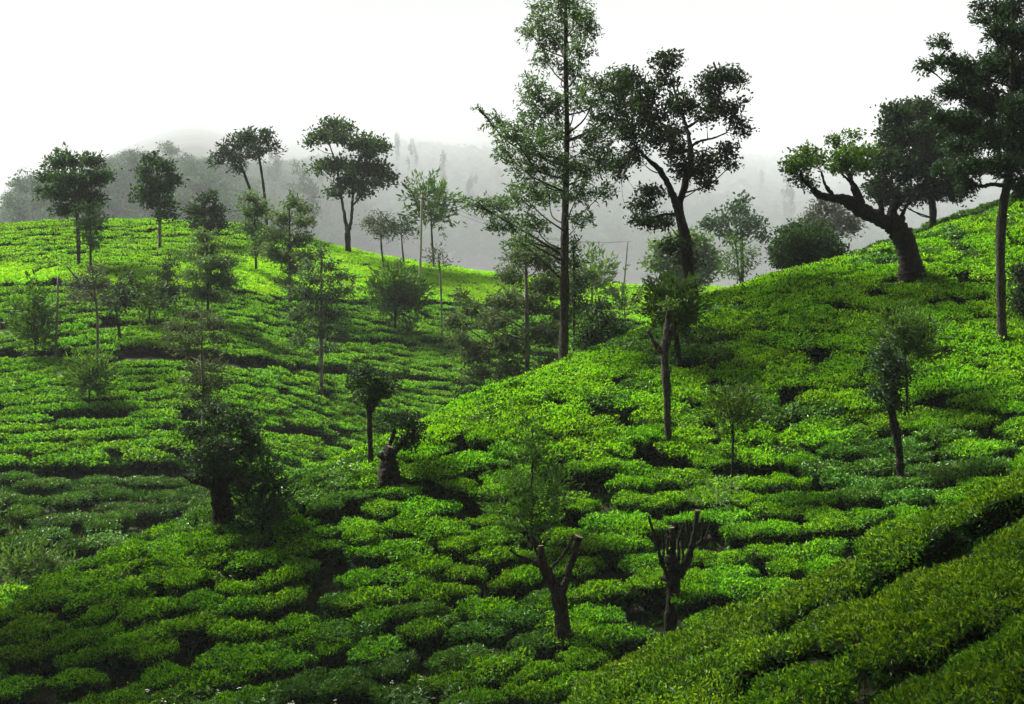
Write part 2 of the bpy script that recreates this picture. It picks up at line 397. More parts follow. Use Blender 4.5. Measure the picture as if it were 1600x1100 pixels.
def ground_material():
    m, nd, lk, out = nodes_of('plantation_soil')
    tc = nd.new('ShaderNodeTexCoord')
    n1 = nd.new('ShaderNodeTexNoise'); n1.inputs['Scale'].default_value = .35; n1.inputs['Detail'].default_value = 8
    n2 = nd.new('ShaderNodeTexNoise'); n2.inputs['Scale'].default_value = 3.0; n2.inputs['Detail'].default_value = 8
    for n in (n1, n2): lk.new(tc.outputs['Object'], n.inputs['Vector'])
    r1 = ramp(nd, [(.3, (.030, .016, .010)), (.5, (.075, .032, .017)), (.7, (.13, .056, .027))]); lk.new(n2.outputs['Fac'], r1.inputs[0])
    r2 = ramp(nd, [(.3, (.006, .007, .003)), (.6, (.012, .018, .005)), (.8, (.022, .038, .010))]); lk.new(n2.outputs['Fac'], r2.inputs[0])
    f1 = ramp(nd, [(.44, (0, 0, 0)), (.56, (1, 1, 1))]); lk.new(n1.outputs['Fac'], f1.inputs[0])
    sp = nd.new('ShaderNodeSeparateXYZ'); lk.new(tc.outputs['Object'], sp.inputs[0])
    far = nd.new('ShaderNodeMapRange'); far.inputs[1].default_value = 118; far.inputs[2].default_value = 150; lk.new(sp.outputs[1], far.inputs[0])
    # bare red soil on the terrace; elsewhere litter, darkened for shade in gaps and bank
    tx = nd.new('ShaderNodeMapRange'); tx.inputs[1].default_value = -6; tx.inputs[2].default_value = -10; lk.new(sp.outputs[0], tx.inputs[0])
    ty = nd.new('ShaderNodeMapRange'); ty.inputs[1].default_value = 39; ty.inputs[2].default_value = 43; lk.new(sp.outputs[1], ty.inputs[0])
    tz = nd.new('ShaderNodeMapRange'); tz.inputs[1].default_value = 57; tz.inputs[2].default_value = 54.5; lk.new(sp.outputs[1], tz.inputs[0])
    tm0 = nd.new('ShaderNodeMath'); tm0.operation = 'MULTIPLY'; lk.new(tx.outputs[0], tm0.inputs[0]); lk.new(tz.outputs[0], tm0.inputs[1])
    tm = nd.new('ShaderNodeMath'); tm.operation = 'MULTIPLY'; lk.new(tm0.outputs[0], tm.inputs[0]); lk.new(ty.outputs[0], tm.inputs[1])
    fb = nd.new('ShaderNodeMapRange'); fb.inputs[3].default_value = .88; fb.inputs[4].default_value = .35; lk.new(tm.outputs[0], fb.inputs[0])
    fm = nd.new('ShaderNodeMath'); fm.operation = 'MAXIMUM'; lk.new(f1.outputs[0], fm.inputs[0]); lk.new(fb.outputs[0], fm.inputs[1])
    mxv = nd.new('ShaderNodeMath'); mxv.operation = 'MAXIMUM'; lk.new(fm.outputs[0], mxv.inputs[0]); lk.new(far.outputs[0], mxv.inputs[1])
    mx = nd.new('ShaderNodeMix'); mx.data_type = 'RGBA'; lk.new(mxv.outputs[0], mx.inputs[0]); lk.new(r1.outputs[0], mx.inputs[6]); lk.new(r2.outputs[0], mx.inputs[7])
    b = nd.new('ShaderNodeBsdfPrincipled'); b.inputs['Roughness'].default_value = .95; b.inputs['Specular IOR Level'].default_value = .15
    lk.new(mx.outputs[2], b.inputs['Base Color'])
    bp = nd.new('ShaderNodeBump'); bp.inputs['Strength'].default_value = .8; bp.inputs['Distance'].default_value = .12
    lk.new(n2.outputs['Fac'], bp.inputs['Height']); lk.new(bp.outputs[0], b.inputs['Normal']); lk.new(b.outputs[0], out.inputs[0])
    return m

# ------------------------------------------------------------------ the ground sheet
def build_ground():
    xs = np.concatenate([np.linspace(-3600, -75, 80)[:-1], np.arange(-75, 75, .6), np.linspace(75, 3600, 80)])
    ys = np.concatenate([np.linspace(-58, 8, 34)[:-1], np.arange(8, 80, .45), np.arange(80, 135, .8), np.linspace(135, 900, 70)[:-1], np.linspace(900, 7650, 110)])
    X, Y = np.meshgrid(xs, ys)
    Z = ground_z(X, Y) + .05 * wob(X, Y, .7, 2.)
    V = np.stack([X, Y, Z], -1).reshape(-1, 3)
    ny, nx = X.shape
    i = np.arange(nx * ny).reshape(ny, nx)
    Q = np.stack([i[:-1, :-1], i[:-1, 1:], i[1:, 1:], i[1:, :-1]], -1).reshape(-1, 4)
    o = obj('ground', new_mesh('ground', V, [Q], [ground_material()], smooth=True))
    set_props(o, 'red-brown plantation hillside ground under the tea bushes', 'ground', kind='structure')
build_ground()

# ------------------------------------------------------------------ tea bushes
def tea_mesh(name, seed, rx, ry, h, ntop, nside, leaf, lw, mats, core_n=12, up=.6, roundness=.28):
    rng = np.random.default_rng(seed)
    ph = rng.uniform(0, 6.28, 6)
    def R(a): return 1 + .10 * np.sin(2 * a + ph[0]) + .11 * np.sin(3 * a + ph[1]) + .09 * np.sin(5 * a + ph[2]) + .05 * np.sin(9 * a + ph[3])
    def top(x, y, rho):
        return h * (1 - roundness * rho ** 3.2) + .055 * np.sin(5.5 * x + ph[3]) * np.sin(6.1 * y + ph[4]) + .025 * np.sin(13 * x + ph[5]) * np.sin(12 * y + ph[0])
    parts, mi = [], []
    # plucking table
    rho = np.sqrt(rng.uniform(0, 1, ntop)); a = rng.uniform(0, 6.283, ntop)
    x = rx * R(a) * rho * np.cos(a); y = ry * R(a) * rho * np.sin(a)
    z = top(x, y, rho) + rng.uniform(-.09, .02, ntop)
    tall = rng.uniform(size=ntop) < .05
    z = z + tall * rng.uniform(.02, .07, ntop)
    out = np.stack([np.cos(a), np.sin(a), np.zeros(ntop)], -1)
    d = out * (.35 * rho[:, None] ** 2) + np.array([0, 0, 1.]) * rng.uniform(.1, 2 * up, (ntop, 1)) + rng.normal(0, .55, (ntop, 3)) * np.array([1, 1, .4])
    l = leaf * rng.uniform(.65, 1.35, ntop)
    V, Q = leaf_geo(np.stack([x, y, z], -1) - unit(d) * l[:, None] * .4, d, l, l * lw, rng)
    parts.append((V, Q, np.zeros((0, 3), int)))
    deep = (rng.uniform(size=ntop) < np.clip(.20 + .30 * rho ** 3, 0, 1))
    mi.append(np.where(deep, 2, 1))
    # flanks
    a = rng.uniform(0, 6.283, nside); t = rng.uniform(0, 1, nside) ** .8
    zz = h * ((1 - roundness) * (1 - t) + .12 * t); rr = (1.0 - .42 * t ** 1.2) * rng.uniform(.86, 1.03, nside)
    x = rx * R(a) * rr * np.cos(a); y = ry * R(a) * rr * np.sin(a)
    out = np.stack([np.cos(a), np.sin(a), np.zeros(nside)], -1)
    d = out * .8 + np.array([0, 0, 1.]) * rng.uniform(-.5, .6, (nside, 1)) + rng.normal(0, .5, (nside, 3))
    l = leaf * 1.1 * rng.uniform(.7, 1.4, nside)
    V, Q = leaf_geo(np.stack([x, y, zz], -1) - unit(d) * l[:, None] * .5, d, l, l * lw, rng)
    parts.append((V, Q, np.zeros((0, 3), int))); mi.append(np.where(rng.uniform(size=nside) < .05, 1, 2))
    # woody inside: a ragged dome of twigs
    nr, ns = 5, core_n
    CV = [[0, 0, h * .86]]
    for i in range(1, nr + 1):
        f = i / nr
        rr_, zz_ = [(.45, .84), (.76, .80), (.84, .62), (.64, .33), (.42, -.14)][i - 1]
        for k in range(ns):
            b = k / ns * 6.283
            q = rr_ * R(b) * rng.uniform(.92, 1.05)
            CV.append([rx * q * math.cos(b), ry * q * math.sin(b), h * zz_ * rng.uniform(.96, 1.03)])
    CV = np.array(CV)
    T = np.array([[0, 1 + k, 1 + (k + 1) % ns] for k in range(ns)])
    Qs = np.array([[1 + i * ns + k, 1 + (i + 1) * ns + k, 1 + (i + 1) * ns + (k + 1) % ns, 1 + i * ns + (k + 1) % ns] for i in range(nr - 1) for k in range(ns)])
    parts.append((CV, Qs, T)); mi.append(np.zeros(len(Qs), int)); 
    VV, QQ, TT = merge(parts)
    return new_mesh(name, VV, [QQ, TT], mats, np.concatenate(mi + [np.zeros(len(TT), int)]))

def variants(prefix, n, seed, **k):
    return [tea_mesh(prefix, seed + i, **k) for i in range(n)]

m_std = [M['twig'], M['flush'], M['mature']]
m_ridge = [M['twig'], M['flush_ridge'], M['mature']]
m_pale = [M['twig'], M['pale'], M['mature']]
m_yel = [M['twig'], M['flush_yellow_dim'], M['mature']]
m_far = [M['twig'], M['flush_far'], M['mature']]
m_bri = [M['twig'], M['flush_bright'], M['flush_far']]
TEA = {}
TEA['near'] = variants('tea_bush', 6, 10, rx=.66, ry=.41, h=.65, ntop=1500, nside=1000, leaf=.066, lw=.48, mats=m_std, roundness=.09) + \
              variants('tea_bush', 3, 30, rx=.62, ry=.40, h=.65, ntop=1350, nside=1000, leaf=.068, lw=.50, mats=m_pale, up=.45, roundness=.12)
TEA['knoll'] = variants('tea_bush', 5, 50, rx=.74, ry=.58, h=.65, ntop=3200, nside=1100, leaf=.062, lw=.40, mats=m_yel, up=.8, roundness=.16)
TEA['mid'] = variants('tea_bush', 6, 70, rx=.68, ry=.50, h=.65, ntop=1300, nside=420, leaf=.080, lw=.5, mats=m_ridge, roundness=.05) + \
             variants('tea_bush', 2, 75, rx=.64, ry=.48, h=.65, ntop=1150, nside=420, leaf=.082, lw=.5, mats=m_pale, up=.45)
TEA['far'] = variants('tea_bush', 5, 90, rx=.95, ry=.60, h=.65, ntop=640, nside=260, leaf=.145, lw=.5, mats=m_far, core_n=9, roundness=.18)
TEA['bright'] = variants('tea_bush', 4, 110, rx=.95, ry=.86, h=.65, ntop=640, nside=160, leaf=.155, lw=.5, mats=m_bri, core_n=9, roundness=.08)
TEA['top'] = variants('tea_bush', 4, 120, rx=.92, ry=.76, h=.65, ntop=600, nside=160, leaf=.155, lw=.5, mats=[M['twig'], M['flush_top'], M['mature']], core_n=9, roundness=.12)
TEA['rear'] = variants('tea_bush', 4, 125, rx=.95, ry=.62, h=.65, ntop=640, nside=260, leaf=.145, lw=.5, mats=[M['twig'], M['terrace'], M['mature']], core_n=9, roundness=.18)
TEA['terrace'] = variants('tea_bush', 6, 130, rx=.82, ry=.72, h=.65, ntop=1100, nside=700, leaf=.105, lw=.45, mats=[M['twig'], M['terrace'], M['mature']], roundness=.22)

def surf_normal(x, y, f=canopy):
    e = .5
    dx = (f(x + e, y) - f(x - e, y)) / (2 * e); dy = (f(x, y + e) - f(x, y - e)) / (2 * e)
    return unit(np.stack([-dx, -dy, np.ones_like(dx)], -1))

def euler_from(nrm, yaw, k=.45):
    n = unit(np.array([nrm[0] * k, nrm[1] * k, 1.0]) if True else nrm)
    q = Vector((0, 0, 1)).rotation_difference(Vector(n))
    return (q.to_matrix() @ Matrix.Rotation(yaw, 3, 'Z')).to_euler()

def scatter(rows, along, place, jit, rng, gap=0.0):
    """rows: list of row constants; place(c,t)->(x,y,yaw); t along the row"""
    P_ = []
    for c in rows:
        t = along[0] + rng.uniform(0, along[2])
        while t < along[1]:
            x, y, yaw = place(c, t)
            x += rng.normal(0, jit); y += rng.normal(0, jit)
            if rng.uniform() > gap: P_.append((x, y, yaw + rng.normal(0, .38)))
            t += along[2] * rng.uniform(.80, 1.24)
    return np.array(P_)

def uv_of(x, y, z): return UV(x / y, z / y)

rngp = np.random.default_rng(7)
TRUNK_SPOTS = []       # filled by trees that stand in the tea

def rowcurve(c, t):
    q = .030 if t < 0 else .022
    y = c - .06 * t - q * t * t + .5 * float(wob(np.array(t), np.array(c), 4.))
    return t, y, math.atan(-.06 - 2 * q * t)
near_pts = scatter(np.arange(20, 64, .84), (-24, 30, .86), rowcurve, .15, rngp, .07)
x, y = near_pts[:, 0], near_pts[:, 1]
s = x / y
yr = np.interp(s, cs, cy)
keep = (y < yr + 5) & (y > 23) & (near(x, y) > knoll(x, y) - .2) & (s > -.50) & (s < .48)
holes = wob(x, y, .8, 3.) + .7 * wob(x, y, .33, 1.)
edge = np.clip((yr - y) / 6, 0, 1)          # the crest is an unbroken carpet
keep &= holes < (1.36 - .34 * edge)
near_pts = near_pts[keep]
fill = scatter(np.arange(20.42, 64, .84), (-24, 30, 1.25), rowcurve, .2, rngp, .10)
x, y = fill[:, 0], fill[:, 1]; s = x / y; yr = np.interp(s, cs, cy)
fill = fill[(y < yr + 3) & (y > yr - 5.5 + 2.0 * wob(x, y, 2., 4.)) & (s > -.30) & (s < .48) & (near(x, y) > knoll(x, y) + .5)]
near_pts = np.concatenate([near_pts, fill])
knoll_pts = scatter([9 + .86 * q + .55 * (q // 3) for q in range(14)], (-4, 14, .98), lambda c, t: (t, c - .12 * t, math.atan(-.12)), .10, rngp, .02)
x, y = knoll_pts[:, 0], knoll_pts[:, 1]
keep = (knoll(x, y) > near(x, y) + .25) & (y > 10) & (y < 21.5) & (x / y < .55) & (x / y > -.10)
knoll_pts = knoll_pts[keep]

# terraced far field: the dark breaks between its strips, from where they show on the hillside
def line_y(pts):
    S = [float(XZ(u, v)[0]) for u, v in pts]; Y = [hit(u, v) for u, v in pts]
    return lambda s: np.interp(s, S, Y)
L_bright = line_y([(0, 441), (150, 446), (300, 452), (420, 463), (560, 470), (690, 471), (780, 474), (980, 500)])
L_b = line_y([(0, 549), (200, 553), (380, 563), (560, 577), (690, 590)])
L_c = line_y([(0, 500), (150, 505), (300, 512), (420, 520), (600, 530), (690, 533)])
L_d = line_y([(0, 640), (250, 650), (420, 668), (500, 680)])
far_pts = scatter(np.arange(60.9, 127, 1.22), (-.52, .30, .0135), lambda c, t: (t * c, c + .9 * float(wob(np.array(t * c), np.array(c), 7.)) , 0.0), .14, rngp, .02)
x, y = far_pts[:, 0], far_pts[:, 1]; s = x / y
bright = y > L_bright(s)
keep = (y > 60.7) & (lefth(x, y) > near(x, y) - .3) & (lefth(x, y) > rearh(x, y) - .3)
for L_, w_ in ((L_bright, .75), (L_b, .85), (L_c, .45), (L_d, .45)): keep &= np.abs(y - L_(s)) > w_
h2 = wob(x, y * 1.7, 2.2, 5.) + .45 * wob(x, y, .8, 2.)
keep &= (h2 < .98) | (bright & (h2 < 1.4))
far_pts, bright = far_pts[keep], bright[keep]
rear_pts = scatter(np.arange(47, 76, 1.2), (2, 40, 1.2), lambda c, t: (t, c, 0.0), .15, rngp, .03)
x, y = rear_pts[:, 0], rear_pts[:, 1]
keep = (rearh(x, y) > near(x, y) - .25) & (rearh(x, y) > lefth(x, y) - .2) & (x / y < .52) & (x / y > .05)
rear_pts = rear_pts[keep]
ter_pts = scatter(np.arange(42.5, 59.6, 1.6), (-26, -7, 1.7), lambda c, t: (t, c + .2 * math.sin(t), 0.0), .32, rngp, .22)
x, y = ter_pts[:, 0], ter_pts[:, 1]
keep = (terrace(x, y) + .85 > near(x, y) + .15) & (terrace(x, y) + .85 > canopy(x, y) - .35) & (x / y > -.50) & (y < 59.0)
ter_pts = ter_pts[keep]

def choose(pts, kind, base_scale, svar, rng, sink=0.0):
    """-> list of dict(kind index, loc, rot, scale)"""
    out = []
    x, y = pts[:, 0], pts[:, 1]
    z = canopy(x, y); N = surf_normal(x, y)
    tone = wob(x, y, 2.6, 1.)
    for i in range(len(pts)):
        nv = len(TEA[kind])
        k = int(rng.integers(nv))
        if kind in ('near', 'mid'):
            npale = 3 if kind == 'near' else 2
            k = nv - 1 - int(rng.integers(npale)) if tone[i] + rng.normal(0, .25) > .42 else int(rng.integers(nv - npale))
        sc = base_scale * rng.uniform(1 - svar, 1 + svar)
        hz = rng.uniform(.90, 1.09) if kind in ('mid', 'bright', 'knoll') else rng.uniform(.82, 1.16)
        out.append(dict(kind=kind, k=k, loc=(x[i], y[i], z[i] - .65 * hz - sink + rng.normal(0, .03) + .65 * (hz - 1) * .6), rot=euler_from(N[i], pts[i, 2] + (math.pi if rng.uniform() < .5 else 0), .95 if kind in ('mid', 'bright', 'knoll') else .55), sc=(sc * rng.uniform(.92, 1.12), sc, hz)))
    return out

for (u_, v_, y_) in ((1046, 985, 28.4),):
    q = P(u_, v_, y_)
    near_pts = near_pts[np.hypot(near_pts[:, 0] - q[0], (near_pts[:, 1] - (y_ - .75)) * .8) > .85]
s_n = near_pts[:, 0] / near_pts[:, 1]
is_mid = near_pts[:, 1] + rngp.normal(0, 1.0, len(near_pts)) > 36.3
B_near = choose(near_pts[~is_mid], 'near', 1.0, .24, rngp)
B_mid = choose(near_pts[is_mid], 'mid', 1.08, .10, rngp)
B_knoll = choose(knoll_pts, 'knoll', 1.0, .10, rngp)
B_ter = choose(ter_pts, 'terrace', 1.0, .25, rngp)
B_far = choose(far_pts[~bright], 'far', 1.0, .14, rngp)
s_b = far_pts[:, 0] / far_pts[:, 1]
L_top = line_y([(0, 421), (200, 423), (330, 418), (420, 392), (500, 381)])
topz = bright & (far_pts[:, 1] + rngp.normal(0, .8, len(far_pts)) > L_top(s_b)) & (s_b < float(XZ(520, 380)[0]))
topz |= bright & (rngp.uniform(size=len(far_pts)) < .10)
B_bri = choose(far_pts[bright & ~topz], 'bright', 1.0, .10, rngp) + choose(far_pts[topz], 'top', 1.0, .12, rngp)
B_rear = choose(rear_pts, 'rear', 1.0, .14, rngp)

def in_view(b, m=30):
    x, y, z = b['loc']; u, v = uv_of(x, y, z + .8)
    return -m < u < 1600 + m and 200 < v < 1100 + m + 20
def seen(b):
    """in front of its own crest and inside the frame"""
    x, y, z = b['loc']
    if not in_view(b): return False
    yy = np.linspace(8, y - .8, 60); X = x / y; Z = (z + .95) / y
    return bool(np.all(canopy(X * yy, yy) < Z * yy + .10))

LANDMARKS = [(875, 960, 'the V-forked leafless pollard'), (1050, 950, 'the many-fingered leafless pollard'), (830, 800, 'the conical feathery sapling'), (607, 730, 'the short broken stump'),
             (345, 800, 'the big old dark tree'), (410, 800, 'the dark conical shrub'), (1043, 670, 'the bare pole-like pollard'), (1145, 740, 'the thin-stemmed sapling'), (1405, 710, 'the dark bushy pollard'),
             (360, 1085, 'the left weed clump'), (680, 1085, 'the right weed clump'), (50, 900, 'the loose yellow-green shrubs')]
def bush_label(b):
    x, y, z = b['loc']; u, v = uv_of(x, y, z + .8)
    if b['kind'] == 'knoll':
        where = 'on the crest of the lower right knoll' if y > 17 else ('in middle rows of the lower right knoll' if y > 14.5 else 'in lowest rows of the lower right knoll')
        side = 'left part' if u < 1250 else 'right part'
        return f'yellow-green tea bush {where}, {side}', 'tea bushes of the bottom right knoll'
    if b['kind'] == 'terrace':
        where = 'far rows' if y > 53 else ('middle rows' if y > 48 else 'near rows')
        return f'low dark green tea bush on the red soil terrace, {where}, {"left" if u < 150 else "right"} half', 'tea bushes of the red soil terrace'
    lu, lv, nm = min(LANDMARKS, key=lambda q: (q[0] - u) ** 2 + ((q[1] - v) * 1.6) ** 2)
    du, dv = u - lu, (v - lv) * 1.6
    far = 'well' if math.hypot(du, dv) > 150 else 'just'
    way = ('right of' if du > 0 else 'left of') if abs(du) > abs(dv) else ('downhill of' if dv > 0 else 'uphill of')
    tone = 'paler glossy green' if TEA[b['kind']][b['k']].materials[1] == M['pale'] else 'bright green'
    return f'{tone} tea bush {far} {way} {nm}', f'tea bushes near {nm[4:]}'
def put_bush(b):
    o = bpy.data.objects.new('tea_bush', TEA[b['kind']][b['k']])
    o.location = b['loc']; o.rotation_euler = b['rot']; o.scale = b['sc']
    COL.objects.link(o)
    lab, grp = bush_label(b)
    set_props(o, lab, 'tea bush', grp)
cand = [b for b in B_ter if seen(b)] + [b for b in B_knoll + B_near + B_mid if seen(b)]
cand.sort(key=lambda b: b['loc'][1] if b['kind'] != 'terrace' else 20 + .2 * b['loc'][1])
single = cand[:300]
ids = {id(b) for b in single}
for b in single: put_bush(b)

def bush_me(b): return b['me'] if 'me' in b else TEA[b['kind']][b['k']]

def instance_field(name, blist, label, cat='tea bushes'):
    """one countless mass of bushes: points with rotation, scale and variant, instanced by geometry nodes"""
    meshes = []
    for b in blist:
        me = bush_me(b)
        if me not in meshes: meshes.append(me)
    n = len(blist)
    me = bpy.data.meshes.new(name)
    me.vertices.add(n); me.vertices.foreach_set('co', np.array([b['loc'] for b in blist], np.float32).ravel())
    a = me.attributes.new('rot', 'FLOAT_VECTOR', 'POINT'); a.data.foreach_set('vector', np.array([tuple(b['rot']) for b in blist], np.float32).ravel())
    a = me.attributes.new('scl', 'FLOAT_VECTOR', 'POINT'); a.data.foreach_set('vector', np.array([b['sc'] for b in blist], np.float32).ravel())
    a = me.attributes.new('var', 'INT', 'POINT'); a.data.foreach_set('value', np.array([meshes.index(bush_me(b)) for b in blist], np.int32))
    o = obj(name, me)
    ng = bpy.data.node_groups.new(name, 'GeometryNodeTree')
    ng.interface.new_socket('Geometry', in_out='INPUT', socket_type='NodeSocketGeometry')
    ng.interface.new_socket('Geometry', in_out='OUTPUT', socket_type='NodeSocketGeometry')
    N, L = ng.nodes, ng.links
    gi, go = N.new('NodeGroupInput'), N.new('NodeGroupOutput')
    def att(nm, ty):
        q = N.new('GeometryNodeInputNamedAttribute'); q.data_type = ty; q.inputs['Name'].default_value = nm; return q
    ar, asc, av = att('rot', 'FLOAT_VECTOR'), att('scl', 'FLOAT_VECTOR'), att('var', 'INT')
    e2r = N.new('FunctionNodeEulerToRotation'); L.new(ar.outputs[0], e2r.inputs[0])
    jn = N.new('GeometryNodeJoinGeometry')
    for i, msh in enumerate(meshes):
        src = bpy.data.objects.new('tea_bush_source', msh)     # only referenced, never linked into the scene
        oi = N.new('GeometryNodeObjectInfo'); oi.inputs['Object'].default_value = src; oi.inputs['As Instance'].default_value = True
        cmp_ = N.new('FunctionNodeCompare'); cmp_.data_type = 'INT'; cmp_.operation = 'EQUAL'
        L.new(av.outputs[0], cmp_.inputs[2]); cmp_.inputs[3].default_value = i
        ip = N.new('GeometryNodeInstanceOnPoints')
        L.new(gi.outputs[0], ip.inputs['Points']); L.new(cmp_.outputs[0], ip.inputs['Selection'])
        L.new(oi.outputs['Geometry'], ip.inputs['Instance']); L.new(e2r.outputs[0], ip.inputs['Rotation']); L.new(asc.outputs[0], ip.inputs['Scale'])
        L.new(ip.outputs[0], jn.inputs[0])
    L.new(jn.outputs[0], go.inputs[0])
    md = o.modifiers.new('bushes', 'NODES'); md.node_group = ng
    set_props(o, label, cat, kind='stuff')
    return o

instance_field('tea_carpet', [b for b in B_knoll + B_near + B_mid + B_ter if id(b) not in ids], 'unbroken carpet of green tea bushes up to the near ridge')
instance_field('tea_field', B_far, 'rows of tea bushes on the terraced hillside across the valley')
instance_field('bright_tea_field', B_bri, 'bright yellow-green tea field on the top of the far hill')
instance_field('rear_tea_slope', B_rear, 'dark tea rows on the slope behind the near ridge at right')

def undergrowth(name, n, xr, yr_, cond, big, label, seed):
    rng = np.random.default_rng(seed)
    x = rng.uniform(*xr, n); y = rng.uniform(*yr_, n)
    k = 9
    X = np.repeat(x, k) + rng.normal(0, .10, n * k); Y = np.repeat(y, k) + rng.normal(0, .10, n * k)
    ok = cond(X, Y)
    X, Y = X[ok], Y[ok]
    p = np.stack([X, Y, ground_z(X, Y)], -1)
    d = rng.normal(0, .55, (len(X), 3)) + np.array([0, -.25, 1.0])
    l = rng.uniform(.08, .26, len(X)) * big
    V, Q = leaf_geo(p, d, l, l * rng.uniform(.15, .45, len(X)), rng)
    o = obj(name, new_mesh(name, V, [Q], [M['mature'], M['weed']], (rng.uniform(size=len(Q)) < .2).astype(int)))
    set_props(o, label, 'weeds', kind='stuff')
undergrowth('undergrowth', 6500, (-17, 22), (23, 46), lambda X, Y: (near(X, Y) > knoll(X, Y)) & (Y < np.interp(X / Y, cs, cy) + 1), 1.0, 'low weeds and grass in the gaps between the tea bushes', 41)
undergrowth('bank_undergrowth', 5200, (-27, -4), (57.0, 61.2), lambda X, Y: near(X, Y) < canopy(X, Y) - .1, 1.7, 'weeds added to darken the shaded earth bank behind the terrace', 43)  # tufts added so the bank reads dark, as in shade
undergrowth('terrace_undergrowth', 2200, (-27, -6), (41.0, 57.5), lambda X, Y: (near(X, Y) < terrace(X, Y) + .8), 1.2, 'scattered weeds on the red soil terrace', 44)
undergrowth('knoll_undergrowth', 2600, (-1, 9), (11.5, 23), lambda X, Y: knoll(X, Y) > near(X, Y) - .3, .8, 'dark weeds in the furrows of the lower right knoll', 45)
# ------------------------------------------------------------------ trees
def crown_mesh(name, blobs, axis_fn, rng, l, wr, n, kind, mat, depth_k=1.0):
    """blobs: (cx,cy,cz,rx,ry,rz) in metres; leaves grouped in sprays that leave gaps"""
    B = np.array(blobs); area = B[:, 3] * B[:, 5]
    ni = np.maximum((n * area / area.sum()).astype(int), 6)
    m = dict(broad=22, oak=15, feather=12, twiggy=10)[kind]
    VS, QS, o = [], [], 0
    for b, k in zip(B, ni):
        nc = max(2, int(round(k / m)))
        d = unit(rng.normal(size=(nc, 3))); r = rng.uniform(0, 1, (nc, 1)) ** (.42 if kind != 'feather' else .5) * (1 if kind != 'feather' else rng.uniform(.7, 1.25, (nc, 1)))
        c = b[:3] + d * r * b[3:6] * (.92 if kind != 'oak' else .97)
        kk = np.repeat(np.arange(nc), m)
        cc = c[kk]; N = len(kk)
        outw = unit((c - axis_fn(c)) * np.array([1, 1, .5]) + unit(c - b[:3]) * .6)[kk]
        rc = l * (2.1 if kind == 'broad' else 1.9)
        if kind == 'broad':
            p = cc + rng.normal(0, 1, (N, 3)) * rc * np.array([.55, .55, .36])
            dd = outw * .5 + rng.normal(0, .8, (N, 3)) + np.array([0, 0, -.15])
        elif kind == 'oak':
            t = rng.uniform(-1, 1, (N, 1))
            sp = unit(outw + np.array([0, 0, .35]) + rng.normal(0, .45, (nc, 3))[kk])
            p = cc + sp * t * rc * 1.15 + rng.normal(0, .30, (N, 3)) * l - np.array([0, 0, 1.]) * (np.maximum(t, 0) ** 2) * rc * .5
            dd = sp * .8 + rng.normal(0, .65, (N, 3)) + np.array([0, 0, -.25])
        elif kind == 'feather':
            t = rng.uniform(0, 1, (N, 1))
            sp = unit(unit(c - b[:3])[kk] * .8 + np.array([0, 0, .55]) + rng.normal(0, .35, (nc, 3))[kk])
            p = cc + sp * t * rc * 1.9 + rng.normal(0, .22, (N, 3)) * l
            dd = sp + rng.normal(0, .45, (N, 3))
        else:
            p = cc + rng.normal(0, 1, (N, 3)) * rc * .6
            dd = outw + rng.normal(0, .7, (N, 3))
        ll = l * rng.uniform(.6, 1.35, N)
        V, Q = leaf_geo(p, dd, ll, ll * wr, rng)
        VS.append(V); QS.append(Q + o); o += len(V)
    return new_mesh(name, np.concatenate(VS), [np.concatenate(QS)], [mat])

LEAFY = dict(broad=(6.2, .55), oak=(6.4, .36), feather=(9.5, .30), twiggy=(5.5, .32))

